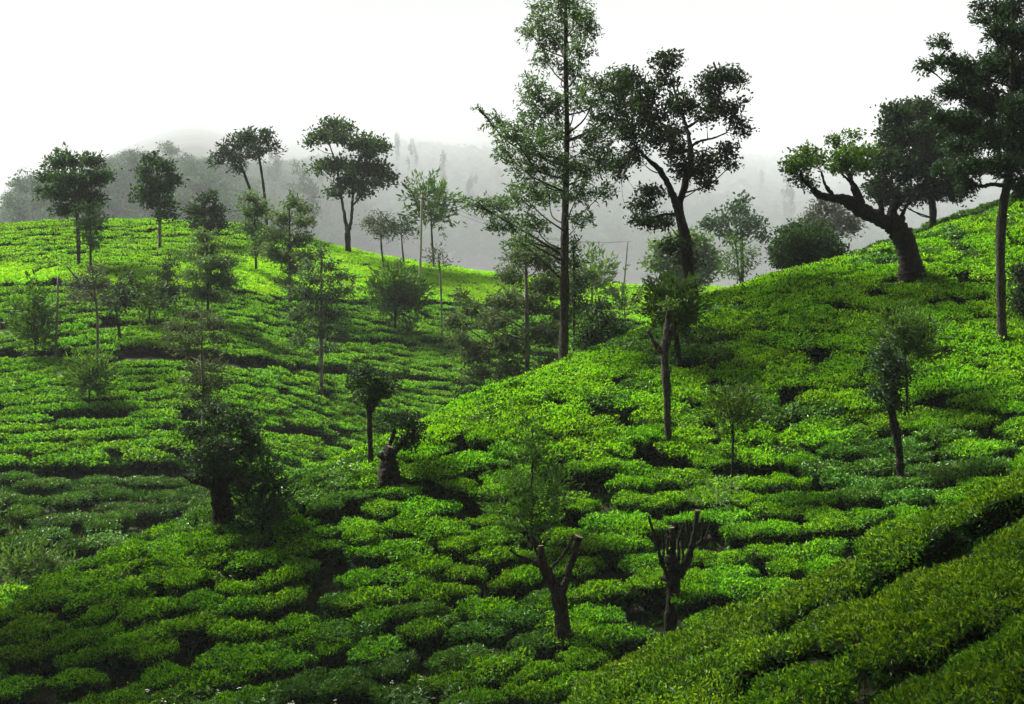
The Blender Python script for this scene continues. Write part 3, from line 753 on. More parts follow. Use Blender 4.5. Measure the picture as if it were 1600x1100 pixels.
def tree(name, label, cat, trunk, blobs, kind='broad', mat='broad', bark='bark_dark', y=None, limbs=(), dens=2.2,
         knob=.10, seed=0, lmin=.085, group=None, twigs=True, flat=.85, leafpx=None, ybase=None, cut=(), rvk=1.0):
    blobs = [(a, b, c, d * rvk) for a, b, c, d in blobs]
    rng = np.random.default_rng(abs(seed + int(trunk[0][0]) * 7 + int(trunk[0][1])))
    if y is None:
        y = hit(trunk[0][0], trunk[0][1]) or 118.
    p0 = P(trunk[0][0], trunk[0][1], y)
    gz = float(ground_z(p0[0], y))
    root = empty(name, (p0[0], y, gz))
    set_props(root, label, cat, group)
    R0 = np.array([p0[0], y, gz])
    def path(pts, dy=0.0, dy0=0.0):
        out, rad = [], []
        for i, (u, v, w) in enumerate(pts):
            t = i / max(1, len(pts) - 1)
            yy = y + dy0 + (dy) * t
            out.append(P(u, v, yy)); rad.append(max(w * .5 * yy / FPX, .006))
        return out, rad
    tp, tr = path(trunk)
    if p0[2] > gz + .05:      # down to the soil, with a root flare
        tp = [np.array([p0[0], y, gz - .15])] + tp; tr = [tr[0] * 1.35] + tr
    else:
        tp = [np.array([p0[0], y, p0[2] - .3])] + tp; tr = [tr[0] * 1.2] + tr
    tp_s, tr_s = smooth_path(np.array(tp), tr, 10)
    # small wander so that no trunk is ruler straight
    g = np.linspace(0, 1, len(tp_s))
    tp_s[:, 1] += np.sin(g * 5 + rng.uniform(0, 6)) * .06 * (y / 60) * g
    V, Q, T = tube_geo(tp_s - R0, tr_s, 14, knob, rng)
    mats = [M[bark], M['cut_wood']]
    me = new_mesh('trunk', V, [Q, T], mats, np.concatenate([np.zeros(len(Q), int), np.full(len(T), 1 if 'trunk' in cut else 0)]), smooth=np.concatenate([np.ones(len(Q), bool), np.zeros(len(T), bool)]))
    obj('trunk', me, root)
    for j, lb in enumerate(limbs):
        L = np.hypot(lb[-1][0] - lb[0][0], lb[-1][1] - lb[0][1]) * y / FPX
        pp, rr = path(lb, dy=rng.uniform(-.5, .5) * L * .8)
        ps, rs_ = smooth_path(np.array(pp), rr, 8)
        ps[1:-1] += rng.normal(0, .12, (len(ps) - 2, 3)) * rs_[1:-1, None]
        V, Q, T = tube_geo(ps - R0, rs_, 10, knob, rng)
        c1 = 1 if ('limbs' in cut or j in cut) else 0
        me = new_mesh('branch', V, [Q, T], mats, np.concatenate([np.zeros(len(Q), int), np.full(len(T), c1)]), smooth=np.concatenate([np.ones(len(Q), bool), np.zeros(len(T), bool)]))
        obj('branch', me, root)
    if blobs:
        bu = np.array(blobs, float)
        cu = bu[:, 0].mean(); W = max((bu[:, 0] + bu[:, 2]).max() - cu, cu - (bu[:, 0] - bu[:, 2]).min(), 5) * y / FPX
        B3 = []
        for (u, v, ru, rv) in blobs:
            e = (u - cu) * y / FPX
            dy = rng.uniform(-1, 1) * math.sqrt(max(.05, 1 - min(1, (e / W) ** 2))) * W * .75 * flat
            yy = y + dy
            c = P(u, v, yy)
            rx = ru * yy / FPX; rz = rv * yy / FPX
            B3.append((*(c - R0), rx, (rx + rz) * .5 * 1.05, rz))
        lp, wr = LEAFY[kind]
        if leafpx: lp = leafpx
        l = max(lmin, lp * y / FPX); lpx = l * FPX / y
        area = sum(math.pi * b[2] * b[3] for b in blobs)
        n = int(np.clip(dict(broad=2.6, oak=2.9, feather=4.2, twiggy=3.0)[kind] * dens * (1.45 if y > 55 else 1.0) * area / (lpx * lpx * wr * .5), 150, 55000))
        tpl = tp_s - R0
        def axis_fn(c):
            i = np.abs(tpl[None, :, 2] - c[:, None, 2]).argmin(1); return tpl[i]
        obj('crown', crown_mesh('crown', B3, axis_fn, rng, l, wr, n, kind, M[mat]), root)
        if twigs:
            parts = []
            lim = [(tpl, tr_s)]
            for lb in limbs:
                pp, rr = path(lb); ps, rs_ = smooth_path(np.array(pp), rr, 5); lim.append((ps - R0, rs_))
            allp = np.concatenate([a for a, _ in lim]); allr = np.concatenate([b for _, b in lim])
            for b in B3:
                c = np.array(b[:3])
                dist = np.linalg.norm((allp - c) * np.array([1, 1, .8]), axis=1) + np.maximum(0, allp[:, 2] - c[2] + .55 * np.linalg.norm((allp - c)[:, :2], axis=1)) * 2.5
                i = int(dist.argmin()); a = allp[i]
                ra = min(allr[i] * .5, .008 + .012 * np.linalg.norm(c - a))
                mid = (a + c) / 2 + np.array([0, 0, -.08 * np.linalg.norm(c - a)]) + rng.normal(0, .05, 3) * np.linalg.norm(c - a)
                ps, rs_ = smooth_path(np.array([a, mid, c]), [ra, ra * .7, ra * .35], 4)
                parts.append(tube_geo(ps, np.maximum(rs_, .005), 5, .05, rng, cap=False))
                for q in range(4):
                    e = c + unit(rng.normal(size=3) + np.array([0, 0, .4])) * np.array(b[3:6]) * .8
                    ps, rs_ = smooth_path(np.array([c * .75 + mid * .25, (c + e) / 2 + rng.normal(0, .04, 3), e]), [ra * .45, ra * .3, .004], 3)
                    parts.append(tube_geo(ps, np.maximum(rs_, .004), 4, 0, None, cap=False))
            V, Q, T = merge(parts)
            o = obj('twigs', new_mesh('twigs', V, [Q], [M[bark]], smooth=True), root); o['kind'] = 'stuff'
    return root

# --- standing on or just behind the near ridge
tree('silver_oak_tree', 'tallest silver oak with a slender patchy trunk rising behind the near ridge', 'tree',
     [(880, 572, 15), (882, 480, 15), (882, 400, 13), (884, 300, 10), (886, 200, 8), (884, 100, 7), (884, 0, 5), (884, -70, 2)],
     [(880, -45, 30, 30), (872, 5, 44, 26), (905, 30, 28, 26), (842, 42, 24, 18), (868, 62, 34, 22), (906, 80, 20, 20), (826, 50, 10, 12), (925, 38, 9, 14), (890, 105, 26, 12), (852, 92, 18, 10),
      (838, 136, 26, 18), (835, 176, 30, 24), (868, 165, 26, 20), (902, 150, 26, 20), (932, 140, 26, 22), (965, 128, 30, 20), (945, 178, 34, 28), (928, 222, 30, 24), (975, 165, 20, 22),
      (775, 188, 22, 10), (798, 208, 26, 16), (830, 224, 32, 22), (868, 212, 30, 24), (788, 238, 18, 12), (828, 262, 34, 20), (872, 258, 30, 22), (912, 262, 30, 18), (940, 252, 20, 18),
      (742, 318, 18, 9), (775, 322, 30, 15), (818, 308, 34, 20), (858, 302, 30, 18), (905, 300, 30, 16), (944, 300, 14, 12), (790, 350, 34, 12), (832, 350, 30, 14), (908, 340, 22, 10), (748, 170, 7, 4), (815, 380, 24, 9)],
     'oak', 'oak', 'bark_grey', y=43.0, dens=.95, flat=1.0, rvk=1.3)
tree('fork_trunk_tree', 'dark broadleaf tree with a forked leaning trunk and open clumped crown on the ridge', 'tree',
     [(1084, 476, 20), (1076, 427, 18), (1071, 377, 16), (1060, 327, 15)],
     [(1042, 98, 21, 19), (1040, 124, 19, 12), (1062, 165, 26, 24), (1128, 116, 24, 15), (1150, 122, 13, 17), (1110, 136, 21, 20), (1118, 165, 21, 17), (1105, 186, 17, 11), (1150, 190, 14, 13), (1136, 172, 16, 11), (1160, 206, 9, 10), (1160, 160, 6, 6),
      (1015, 185, 30, 18), (985, 205, 26, 20), (1000, 165, 24, 18), (1030, 215, 26, 18), (990, 240, 22, 16), (966, 255, 14, 16), (970, 278, 9, 6), (1060, 240, 21, 20), (1065, 265, 15, 15), (1050, 205, 22, 17), (1105, 250, 22, 18), (1134, 235, 15, 14), (1145, 256, 8, 9), (1105, 280, 15, 14), (1085, 270, 16, 11),
      (1020, 300, 26, 10), (1005, 320, 22, 10), (1015, 345, 26, 10), (1040, 345, 18, 11), (998, 342, 13, 6), (1058, 385, 22, 13), (1072, 402, 18, 11), (985, 128, 26, 18), (1012, 148, 20, 16)],
     'broad', 'broad_dark', 'bark_dark', y=45.0, dens=2.2, limbs=[
      [(1060, 330, 13), (1048, 297, 11), (1031, 266, 9), (1006, 243, 5), (990, 225, 3)], [(1060, 330, 13), (1071, 285, 11), (1079, 251, 9), (1077, 220, 7), (1071, 194, 5), (1050, 130, 3)],
      [(1079, 232, 4), (1090, 222, 4), (1117, 215, 3), (1136, 207, 2)], [(1072, 200, 5), (1095, 185, 3), (1115, 160, 3), (1130, 130, 2)], [(1060, 335, 6), (1040, 335, 4), (1015, 340, 2)]], knob=.12)
tree('pollard_tree', 'gnarled old tree with thick trunk leaning left and tufted limbs on the right ridge', 'tree',
     [(1424, 432, 38), (1420, 405, 34), (1412, 376, 33), (1398, 356, 31), (1378, 345, 24), (1347, 328, 18), (1322, 313, 15), (1302, 309, 10), (1282, 305, 9), (1269, 294, 8)],
     [(1250, 254, 20, 14), (1240, 264, 12, 9), (1274, 250, 20, 12), (1262, 238, 16, 8), (1320, 250, 20, 19), (1308, 256, 14, 13), (1332, 240, 18, 12), (1356, 236, 10, 10), (1304, 220, 13, 8), (1332, 212, 11, 5), (1256, 279, 16, 7), (1270, 286, 10, 7), (1345, 262, 14, 12)],
     'broad', 'feather', 'bark_dark', dens=2.6, limbs=[[(1347, 330, 15), (1337, 300, 13), (1327, 274, 9), (1320, 255, 4)], [(1396, 350, 20), (1396, 325, 16), (1404, 306, 12)], [(1380, 342, 11), (1377, 325, 9), (1376, 313, 7)], [(1408, 345, 10), (1414, 325, 6), (1424, 314, 4)],
      [(1306, 310, 7), (1290, 290, 5), (1283, 268, 3)], [(1272, 297, 5), (1258, 285, 4), (1250, 270, 2)], [(1330, 285, 5), (1312, 265, 3), (1306, 225, 1.5)]], knob=.24, cut=('limbs',))
tree('shade_tree', 'large dense dark tree on the slope behind the gnarled ridge tree', 'tree', [(1458, 350, 11), (1457, 320, 10), (1448, 285, 8), (1440, 240, 5)],
     [(1400, 182, 22, 22), (1425, 176, 22, 20), (1445, 168, 18, 14), (1400, 214, 28, 22), (1440, 212, 32, 26), (1380, 250, 24, 22), (1376, 290, 24, 20), (1420, 258, 36, 30), (1462, 248, 32, 34), (1402, 308, 32, 14), (1450, 296, 36, 16), (1490, 290, 28, 26), (1478, 200, 26, 22)],
     'broad', 'broad_dark', 'bark_dark', y=63., dens=2.4)
tree('silver_oak_tree', 'dark tall tree cut off by the right edge with grey trunk and drooping sprays', 'tree',
     [(1566, 532, 15), (1563, 400, 14), (1568, 320, 14), (1576, 270, 12), (1580, 150, 9), (1582, 0, 5), (1582, -60, 2)],
     [(1472, 66, 14, 7), (1447, 104, 9, 9), (1476, 94, 18, 9), (1500, 102, 22, 14), (1535, 30, 12, 6), (1530, 10, 7, 9), (1572, 16, 32, 20), (1560, 50, 22, 16), (1592, 60, 25, 26), (1520, 122, 32, 20), (1560, 100, 32, 26), (1595, 120, 25, 28), (1490, 142, 22, 15), (1540, 160, 36, 26), (1592, 180, 30, 32), (1502, 190, 32, 20), (1472, 182, 18, 11),
      (1550, 210, 40, 26), (1500, 230, 28, 16), (1595, 230, 30, 28), (1480, 262, 18, 9), (1520, 258, 32, 18), (1568, 258, 32, 16), (1598, 290, 20, 18), (1630, 100, 30, 60), (1635, 220, 30, 50), (1610, -20, 40, 30), (1515, 290, 14, 8)],
     'oak', 'broad_dark', 'bark_grey', dens=3.2, limbs=[[(1570, 290, 7), (1550, 288, 6), (1532, 291, 5), (1517, 284, 4), (1512, 276, 2)]], leafpx=7)
tree('shrub', 'dark leafy shrub at the right edge below the tall tree', 'shrub', [(1602, 500, 5), (1600, 470, 4), (1598, 440, 2)], [(1594, 425, 14, 18), (1600, 445, 18, 16), (1592, 468, 14, 14), (1610, 480, 20, 18)], 'broad', 'broad_dark', dens=2.2)
tree('pollard_tree', 'dark bushy pollard tree with blackish trunk on the right near slope', 'tree',
     [(1407, 744, 11), (1404, 700, 14), (1396, 660, 14), (1391, 625, 11), (1389, 585, 6)],
     [(1388, 560, 20, 14), (1378, 576, 15, 12), (1395, 600, 19, 16), (1376, 610, 15, 14), (1401, 630, 19, 12), (1405, 582, 13, 12), (1380, 545, 11, 9)], 'broad', 'broad_dark', 'bark_dark', dens=2.8, knob=.16)
tree('sapling', 'soft green feathery sapling behind the dark bushy pollard', 'tree', [(1417, 640, 4), (1416, 590, 4), (1414, 545, 3)],
     [(1396, 506, 18, 11), (1415, 518, 25, 15), (1438, 530, 18, 14), (1402, 540, 25, 14), (1430, 550, 22, 14), (1450, 560, 9, 8), (1390, 525, 14, 10)], 'feather', 'feather', 'bark_dark', dens=1.8)
tree('pollard_tree', 'tall bare pole-like pollard with one short side branch on the near slope', 'tree',
     [(1045, 690, 12), (1043, 652, 10), (1042, 611, 12), (1039, 573, 12), (1039, 548, 13), (1042, 529, 14), (1044, 502, 12), (1045, 484, 8)], [(1040, 478, 8, 7), (1050, 476, 8, 6)], 'broad', 'feather', 'bark_grey', dens=2,
     limbs=[[(1036, 551, 8), (1031, 545, 8), (1021, 532, 6), (1012, 516, 5)], [(1042, 535, 9), (1048, 520, 9), (1051, 508, 7)]], knob=.16, cut=('limbs',))
tree('shrub_tree', 'small bright green bushy tree right behind the bare pole-like pollard', 'tree', [(1062, 564, 8), (1058, 540, 9), (1056, 515, 8), (1054, 490, 4)],
     [(1030, 475, 16, 11), (1050, 465, 18, 13), (1070, 480, 17, 14), (1055, 496, 22, 12), (1075, 505, 13, 10), (1036, 490, 16, 10), (1046, 455, 13, 6), (1062, 512, 14, 9)], 'feather', 'feather', 'bark_dark', dens=2.6)
tree('sapling', 'thin-stemmed sapling with a small round feathery head on the near slope', 'tree', [(1143, 772, 3), (1145, 700, 4), (1145, 655, 3)],
     [(1126, 645, 16, 10), (1145, 634, 18, 11), (1160, 650, 16, 10), (1140, 658, 20, 9), (1166, 636, 9, 7)], 'feather', 'feather', 'bark_dark', dens=2.2)
tree('conifer_sapling', 'soft conical feathery sapling above the left leafless pollard', 'tree', [(830, 855, 4), (831, 770, 4), (832, 670, 2)],
     [(832, 684, 10, 16), (826, 715, 20, 16), (845, 738, 21, 15), (810, 755, 24, 15), (836, 774, 30, 15), (860, 770, 17, 13), (802, 795, 24, 13), (840, 805, 30, 13), (822, 828, 26, 10), (870, 785, 11, 9)], 'feather', 'feather', 'bark_dark', dens=1.15)
tree('pollard_stump', 'leafless pollard with a V fork and one thick sawn branch on the lower slope', 'tree',
     [(882, 1006, 25.2), (880, 985, 21.0), (878, 960, 21.0), (874, 935, 23.5), (868, 918, 21.8), (858, 900, 16.8), (851, 888, 15.1), (847, 874, 12.6), (845, 852, 7.6)], [], 'broad', 'broad', 'bark_brown', y=28.0,
     limbs=[[(874, 930, 13.4), (881, 918, 12.6), (887, 899, 10.9), (896, 870, 10.9), (905, 838, 11.8)], [(850, 886, 10.9), (840, 880, 10.1), (834, 878, 9.2)], [(846, 884, 5.9), (825, 874, 5.0), (808, 867, 4.2), (796, 859, 3.4)], [(845, 875, 5.0), (838, 862, 4.2), (832, 845, 3.4), (828, 829, 2.5)],
      [(844, 858, 4.2), (850, 848, 3.4), (860, 840, 2.5)], [(856, 894, 5.9), (866, 883, 5.0), (877, 871, 4.2), (890, 850, 4.2), (896, 836, 4.2)], [(846, 862, 4.2), (838, 848, 3.4), (829, 836, 2.5)], [(886, 905, 3.4), (884, 893, 2.5), (886, 884, 1.7)]], knob=.17, cut=(0, 1, 'trunk'))
tree('pollard_stump', 'leafless pollard with many upright fingers of branch beside the knoll', 'tree',
     [(1046, 992, 16.8), (1049, 960, 17.6), (1052, 928, 20.2), (1052, 906, 24.4), (1052, 893, 18.5)], [(1116, 774, 22, 11), (1100, 790, 14, 8), (1132, 768, 9, 8)], 'feather', 'feather_light', 'bark_dark', y=28.4, dens=.7, twigs=False,
     limbs=[[(1044, 902, 9.2), (1033, 874, 6.7), (1025, 845, 5.0), (1013, 806, 3.4)], [(1036, 876, 4.2), (1037, 850, 3.4), (1034, 825, 2.5)], [(1052, 898, 13.4), (1052, 860, 10.1), (1050, 824, 7.6)], [(1058, 895, 7.6), (1060, 868, 5.9), (1060, 845, 4.2), (1067, 820, 3.4)],
      [(1062, 903, 12.6), (1071, 882, 11.8), (1078, 862, 10.9), (1084, 838, 9.2), (1090, 797, 7.6)], [(1078, 856, 5.0), (1074, 835, 4.2), (1073, 812, 3.4)], [(1081, 856, 6.7), (1092, 848, 5.0), (1102, 840, 4.2), (1111, 814, 2.5)], [(1096, 845, 4.2), (1098, 828, 3.4), (1097, 808, 3.4)], [(1044, 906, 7.6), (1037, 905, 6.7), (1032, 903, 5.0)],
      [(1046, 880, 5.9), (1043, 860, 4.2), (1044, 838, 3.4)], [(1068, 880, 5.0), (1067, 860, 3.4), (1064, 845, 2.5)], [(1048, 895, 8.4), (1046, 875, 8.4), (1045, 868, 7.6)]], knob=.16, cut=(2, 4, 8, 11))
tree('pollard_tree', 'small dark tree with straight thin trunk on the spur at centre left', 'tree', [(579, 720, 8), (578, 684, 8), (577, 636, 9), (576, 605, 5)],
     [(560, 585, 13, 11), (575, 580, 15, 10), (590, 600, 17, 11), (555, 602, 11, 7), (575, 615, 19, 11), (611, 594, 9, 6), (600, 612, 13, 7), (578, 630, 10, 7)], 'broad', 'broad_dark', 'bark_brown', dens=2.8, limbs=[[(578, 645, 5), (590, 625, 4), (605, 605, 3)]])
tree('pollard_stump', 'short thick broken stump with a jutting arm and dark sprouts on the spur', 'tree', [(607, 750, 30), (607, 724, 28), (610, 706, 22), (612, 698, 14)],
     [(625, 660, 18, 11), (640, 680, 16, 11), (650, 665, 11, 8), (612, 655, 12, 7), (632, 695, 14, 9), (640, 655, 10, 7)], 'broad', 'broad_dark', 'bark_dark', dens=2.4, limbs=[[(604, 710, 10), (611, 688, 7), (617, 671, 6)], [(606, 720, 12), (597, 713, 10), (594, 708, 8)], [(614, 715, 8), (626, 695, 5), (636, 680, 3)]], knob=.22, cut=('limbs', 'trunk'))
tree('old_shade_tree', 'big dark old tree with stout trunk and knuckled boughs on the left spur', 'tree', [(350, 818, 36), (347, 790, 30), (342, 766, 33), (338, 748, 24)],
     [(320, 680, 24, 18), (350, 660, 28, 18), (375, 655, 23, 15), (390, 680, 18, 17), (340, 700, 32, 18), (375, 705, 28, 18), (310, 715, 18, 12), (350, 730, 36, 12), (335, 640, 18, 12), (300, 672, 13, 12), (400, 705, 12, 14), (318, 738, 22, 10)], 'broad', 'broad_dark', 'bark_dark', dens=2.3,
     limbs=[[(338, 757, 18), (327, 753, 15), (307, 750, 11), (287, 743, 7)], [(340, 752, 20), (338, 735, 13), (343, 700, 6)], [(334, 745, 12), (330, 722, 8), (322, 695, 4)], [(348, 756, 16), (365, 745, 11), (378, 736, 9), (395, 715, 5)]], knob=.22)
tree('conical_shrub', 'dark conical shrub beside the old tree on the left spur', 'shrub', [(410, 832, 6), (410, 780, 4), (410, 730, 2)], [(410, 734, 12, 10), (400, 755, 18, 12), (424, 755, 16, 12), (410, 775, 24, 12), (396, 795, 18, 12), (424, 800, 19, 12), (408, 815, 22, 10)], 'feather', 'broad', 'bark_dark', dens=1.8)
tree('silver_oak_tree', 'grey-green silver oak filling the valley left of the tallest tree', 'tree', [(824, 600, 8), (823, 500, 7), (822, 420, 5), (822, 365, 2)],
     [(815, 398, 26, 20), (848, 400, 30, 20), (800, 430, 26, 16), (788, 468, 22, 16), (860, 440, 34, 24), (828, 470, 38, 20), (770, 500, 38, 16), (736, 480, 15, 13), (720, 460, 9, 10), (712, 500, 15, 18), (792, 540, 42, 20), (742, 550, 30, 16), (850, 520, 34, 20), (862, 570, 30, 16), (800, 578, 38, 14), (746, 582, 26, 12), (820, 378, 16, 10), (880, 490, 20, 14), (720, 530, 16, 12)],
     'oak', 'oak_light', 'bark_pale', y=56., dens=1.35)
tree('conifer_tree', 'narrow dark pointed tree just right of the tallest trunk', 'tree', [(897, 520, 4), (897, 440, 4), (896, 375, 2)], [(896, 385, 7, 14), (898, 412, 12, 14), (902, 438, 20, 14), (892, 462, 20, 14), (905, 478, 18, 10)], 'oak', 'broad', 'bark_dark', y=52., dens=1.7)
tree('shrub', 'dark green leafy shrub on the ridge between the two tall trees', 'shrub', [(938, 560, 4), (938, 520, 4), (940, 480, 2)], [(940, 480, 12, 9), (926, 495, 18, 10), (950, 500, 20, 12), (915, 515, 16, 10), (940, 525, 28, 12), (965, 515, 12, 9), (906, 530, 11, 8), (920, 540, 20, 8)], 'broad', 'broad', 'bark_dark', y=44., dens=2.4)
tree('shrub', 'low dark shrub at the ridge edge below the valley silver oak', 'shrub', [(738, 640, 3), (738, 620, 2)], [(733, 612, 13, 9), (750, 618, 11, 7), (742, 626, 14, 7)], 'broad', 'broad', y=41.5, dens=2.4)
tree('round_tree', 'large dim rounded tree behind the forked tree on the ridge', 'tree', [(1075, 470, 6), (1074, 420, 6), (1072, 385, 3)], [(1070, 375, 32, 17), (1040, 385, 23, 17), (1100, 385, 23, 17), (1030, 410, 18, 15), (1065, 415, 36, 19), (1110, 410, 18, 17), (1060, 440, 32, 12), (1095, 435, 18, 12)], 'broad', 'olive', 'bark_dark', y=112., dens=1.7)
tree('round_bush_tree', 'dense dark domed bush standing on the ridge between trees', 'shrub', [(1260, 440, 6), (1260, 400, 6), (1260, 360, 3)], [(1260, 390, 54, 40), (1238, 384, 38, 34), (1284, 386, 36, 32), (1260, 364, 38, 24), (1222, 400, 20, 22), (1302, 398, 18, 20)], 'broad', 'broad', 'bark_dark', y=57., dens=1.5, leafpx=5)
tree('light_tree', 'thin pale yellow-green tree beside the domed bush on the ridge', 'tree', [(1158, 456, 3), (1154, 420, 3), (1149, 375, 2)], [(1145, 374, 9, 5), (1156, 390, 11, 7), (1141, 400, 8, 6), (1165, 410, 13, 7), (1150, 425, 14, 7), (1135, 420, 8, 5), (1172, 395, 7, 5)], 'twiggy', 'feather_light', 'bark_grey', y=58., dens=1.1)
tree('misty_tree', 'misty spreading tree behind the thin yellow-green tree', 'tree', [(1160, 440, 5), (1159, 380, 5), (1155, 340, 3)], [(1150, 325, 18, 10), (1130, 345, 20, 10), (1165, 345, 18, 12), (1110, 350, 14, 8), (1182, 350, 13, 10), (1146, 366, 28, 8), (1192, 366, 8, 10), (1160, 312, 9, 6)], 'broad', 'forest', 'bark_dark', y=125., dens=1.6)
tree('misty_tree', 'pale misty tree showing between domed bush and gnarled tree', 'tree', [(1290, 420, 5), (1290, 350, 3)], [(1290, 325, 18, 12), (1272, 345, 14, 12), (1305, 350, 18, 12), (1286, 366, 18, 12), (1312, 330, 10, 8), (1330, 350, 14, 14)], 'twiggy', 'grey_leaf', 'bark_grey', y=100., dens=1.5)

# --- on the hill across the valley
tree('broad_tree', 'big dark ragged tree at the far left of the hilltop', 'tree', [(123, 410, 6), (121, 345, 6), (117, 300, 4), (115, 260, 2)], [(115, 250, 18, 10), (90, 255, 16, 9), (140, 250, 16, 10), (75, 275, 13, 8), (105, 280, 27, 14), (140, 280, 23, 14), (161, 275, 10, 9), (90, 300, 20, 11), (125, 305, 27, 13), (105, 325, 18, 9), (146, 310, 16, 9), (65, 300, 7, 5), (100, 240, 6, 7)], 'oak', 'broad', 'bark_grey', dens=2.2)
tree('silver_oak_tree', 'slim lighter tree in front of the big ragged hilltop tree', 'tree', [(142, 424, 4), (141, 370, 3), (140, 325, 2)], [(140, 325, 16, 8), (146, 345, 18, 9), (135, 350, 13, 8), (140, 370, 14, 7), (149, 382, 9, 5)], 'oak', 'olive', 'bark_grey', dens=1.6)
tree('layered_tree', 'dark layered tree with pale trunk alone on the left hilltop', 'tree', [(250, 388, 5), (249, 330, 5), (245, 260, 3)], [(240, 250, 13, 9), (255, 262, 16, 9), (230, 265, 12, 8), (245, 285, 25, 11), (266, 280, 11, 8), (225, 310, 18, 6), (250, 315, 26, 8), (240, 300, 23, 8), (252, 335, 16, 5)], 'broad', 'broad', 'bark_pale', dens=2.3)
tree('umbrella_tree', 'flat-topped tree with slanting trunk, left of the hilltop pair', 'tree', [(402, 352, 4), (396, 313, 4), (385, 280, 4), (376, 255, 3)], [(350, 235, 12, 9), (375, 222, 18, 9), (365, 245, 16, 9), (390, 240, 13, 8), (345, 250, 7, 6), (370, 262, 12, 5)], 'oak', 'broad_dark', 'bark_dark', y=119., dens=1.7)
tree('umbrella_tree', 'flat-topped tree with straight trunk, right of the hilltop pair', 'tree', [(417, 352, 4), (413, 300, 4), (407, 258, 4), (402, 232, 2)], [(395, 215, 13, 8), (415, 215, 13, 9), (405, 232, 13, 8), (425, 230, 8, 7), (385, 210, 11, 6)], 'oak', 'broad_dark', 'bark_dark', y=118., dens=1.8)
tree('fork_trunk_tree', 'large clumped tree with twin stems standing on the hill crest', 'tree', [(544, 393, 9), (543, 364, 9)], [(505, 214, 18, 11), (520, 196, 15, 8), (536, 201, 13, 9), (530, 215, 16, 9), (560, 225, 20, 11), (590, 229, 16, 13), (575, 241, 16, 8), (510, 258, 18, 9), (535, 260, 18, 11), (560, 265, 23, 11), (590, 265, 20, 14), (606, 280, 9, 8), (545, 285, 23, 9), (525, 300, 14, 6), (560, 300, 16, 6), (580, 285, 18, 8), (497, 262, 7, 8), (485, 222, 7, 6)], 'broad', 'broad', 'bark_dark', dens=2.3,
     limbs=[[(543, 366, 7), (538, 335, 5), (533, 305, 4), (527, 265, 3), (515, 225, 2)], [(543, 366, 7), (549, 340, 5), (551, 313, 4), (553, 280, 3), (565, 240, 2)], [(550, 322, 3), (562, 308, 3), (575, 285, 2)]])
tree('shrub_tree', 'dark rounded tree low on the left hilltop before the flat-topped pair', 'tree', [(320, 380, 4), (320, 345, 3), (321, 315, 2)], [(322, 310, 12, 7), (310, 330, 16, 10), (335, 328, 14, 10), (320, 348, 22, 10), (340, 350, 12, 8)], 'oak', 'broad', 'bark_dark', dens=2.4)
tree('light_tree', 'light green tree below the flat-topped pair', 'tree', [(400, 425, 4), (399, 370, 3), (397, 315, 2)], [(395, 310, 16, 8), (385, 330, 13, 8), (405, 330, 18, 11), (395, 355, 20, 11), (410, 375, 16, 11), (400, 390, 11, 8)], 'oak', 'olive', 'bark_grey', dens=1.5)
tree('silver_oak_tree', 'tall olive tree in the middle of the bright hill field', 'tree', [(453, 472, 6), (453, 420, 5), (452, 320, 2)], [(455, 315, 16, 8), (475, 325, 11, 7), (440, 340, 20, 9), (470, 345, 16, 9), (430, 365, 23, 10), (460, 375, 26, 11), (445, 400, 27, 11), (475, 400, 18, 9), (428, 392, 18, 10), (455, 420, 18, 8), (450, 440, 14, 8)], 'oak', 'olive', 'bark_grey', dens=1.7)
tree('silver_oak_tree', 'airy silver oak with pale lower trunk at the centre of the far hillside', 'tree', [(502, 610, 6), (502, 540, 6), (502, 460, 4), (502, 390, 2)], [(500, 395, 9, 8), (480, 415, 14, 8), (515, 415, 16, 8), (495, 435, 26, 9), (535, 430, 13, 8), (470, 455, 20, 9), (505, 460, 30, 11), (540, 455, 13, 8), (485, 485, 27, 11), (525, 490, 23, 9), (460, 495, 14, 8), (500, 515, 32, 9), (470, 530, 18, 8), (535, 525, 14, 8), (510, 540, 23, 6)], 'oak', 'oak', 'bark_pale', dens=1.2)
tree('round_bush_tree', 'round feathery dark green bush on the bright hill field', 'shrub', [(617, 514, 4), (618, 490, 4), (619, 460, 2)], [(620, 450, 18, 11), (605, 465, 16, 11), (638, 465, 14, 11), (620, 480, 23, 12), (600, 485, 11, 8), (642, 485, 9, 8), (615, 440, 9, 6)], 'feather', 'feather', 'bark_dark', dens=2.6)
tree('silver_oak_tree', 'bushy olive tree with stacked crown above the pale airy tree', 'tree', [(325, 505, 4), (325, 440, 4), (322, 372, 2)], [(318, 370, 16, 9), (330, 385, 16, 9), (305, 395, 12, 9), (325, 410, 23, 11), (350, 410, 16, 9), (305, 430, 18, 10), (335, 435, 27, 11), (355, 440, 12, 9), (310, 455, 20, 9), (340, 462, 23, 9)], 'oak', 'olive', 'bark_grey', dens=2.0)
tree('conifer_tree', 'small dark pointed conifer left of the bushy olive tree', 'tree', [(262, 486, 3), (262, 450, 3), (262, 412, 1)], [(262, 415, 7, 7), (260, 430, 11, 8), (255, 448, 16, 8), (268, 455, 12, 8), (258, 465, 18, 7)], 'oak', 'broad', 'bark_dark', dens=2.0)
tree('shrub', 'small dark shrub left of the pointed conifer', 'shrub', [(234, 505, 3), (233, 480, 2)], [(232, 468, 12, 10), (236, 485, 11, 8), (226, 480, 8, 7)], 'feather', 'feather', dens=2.0)
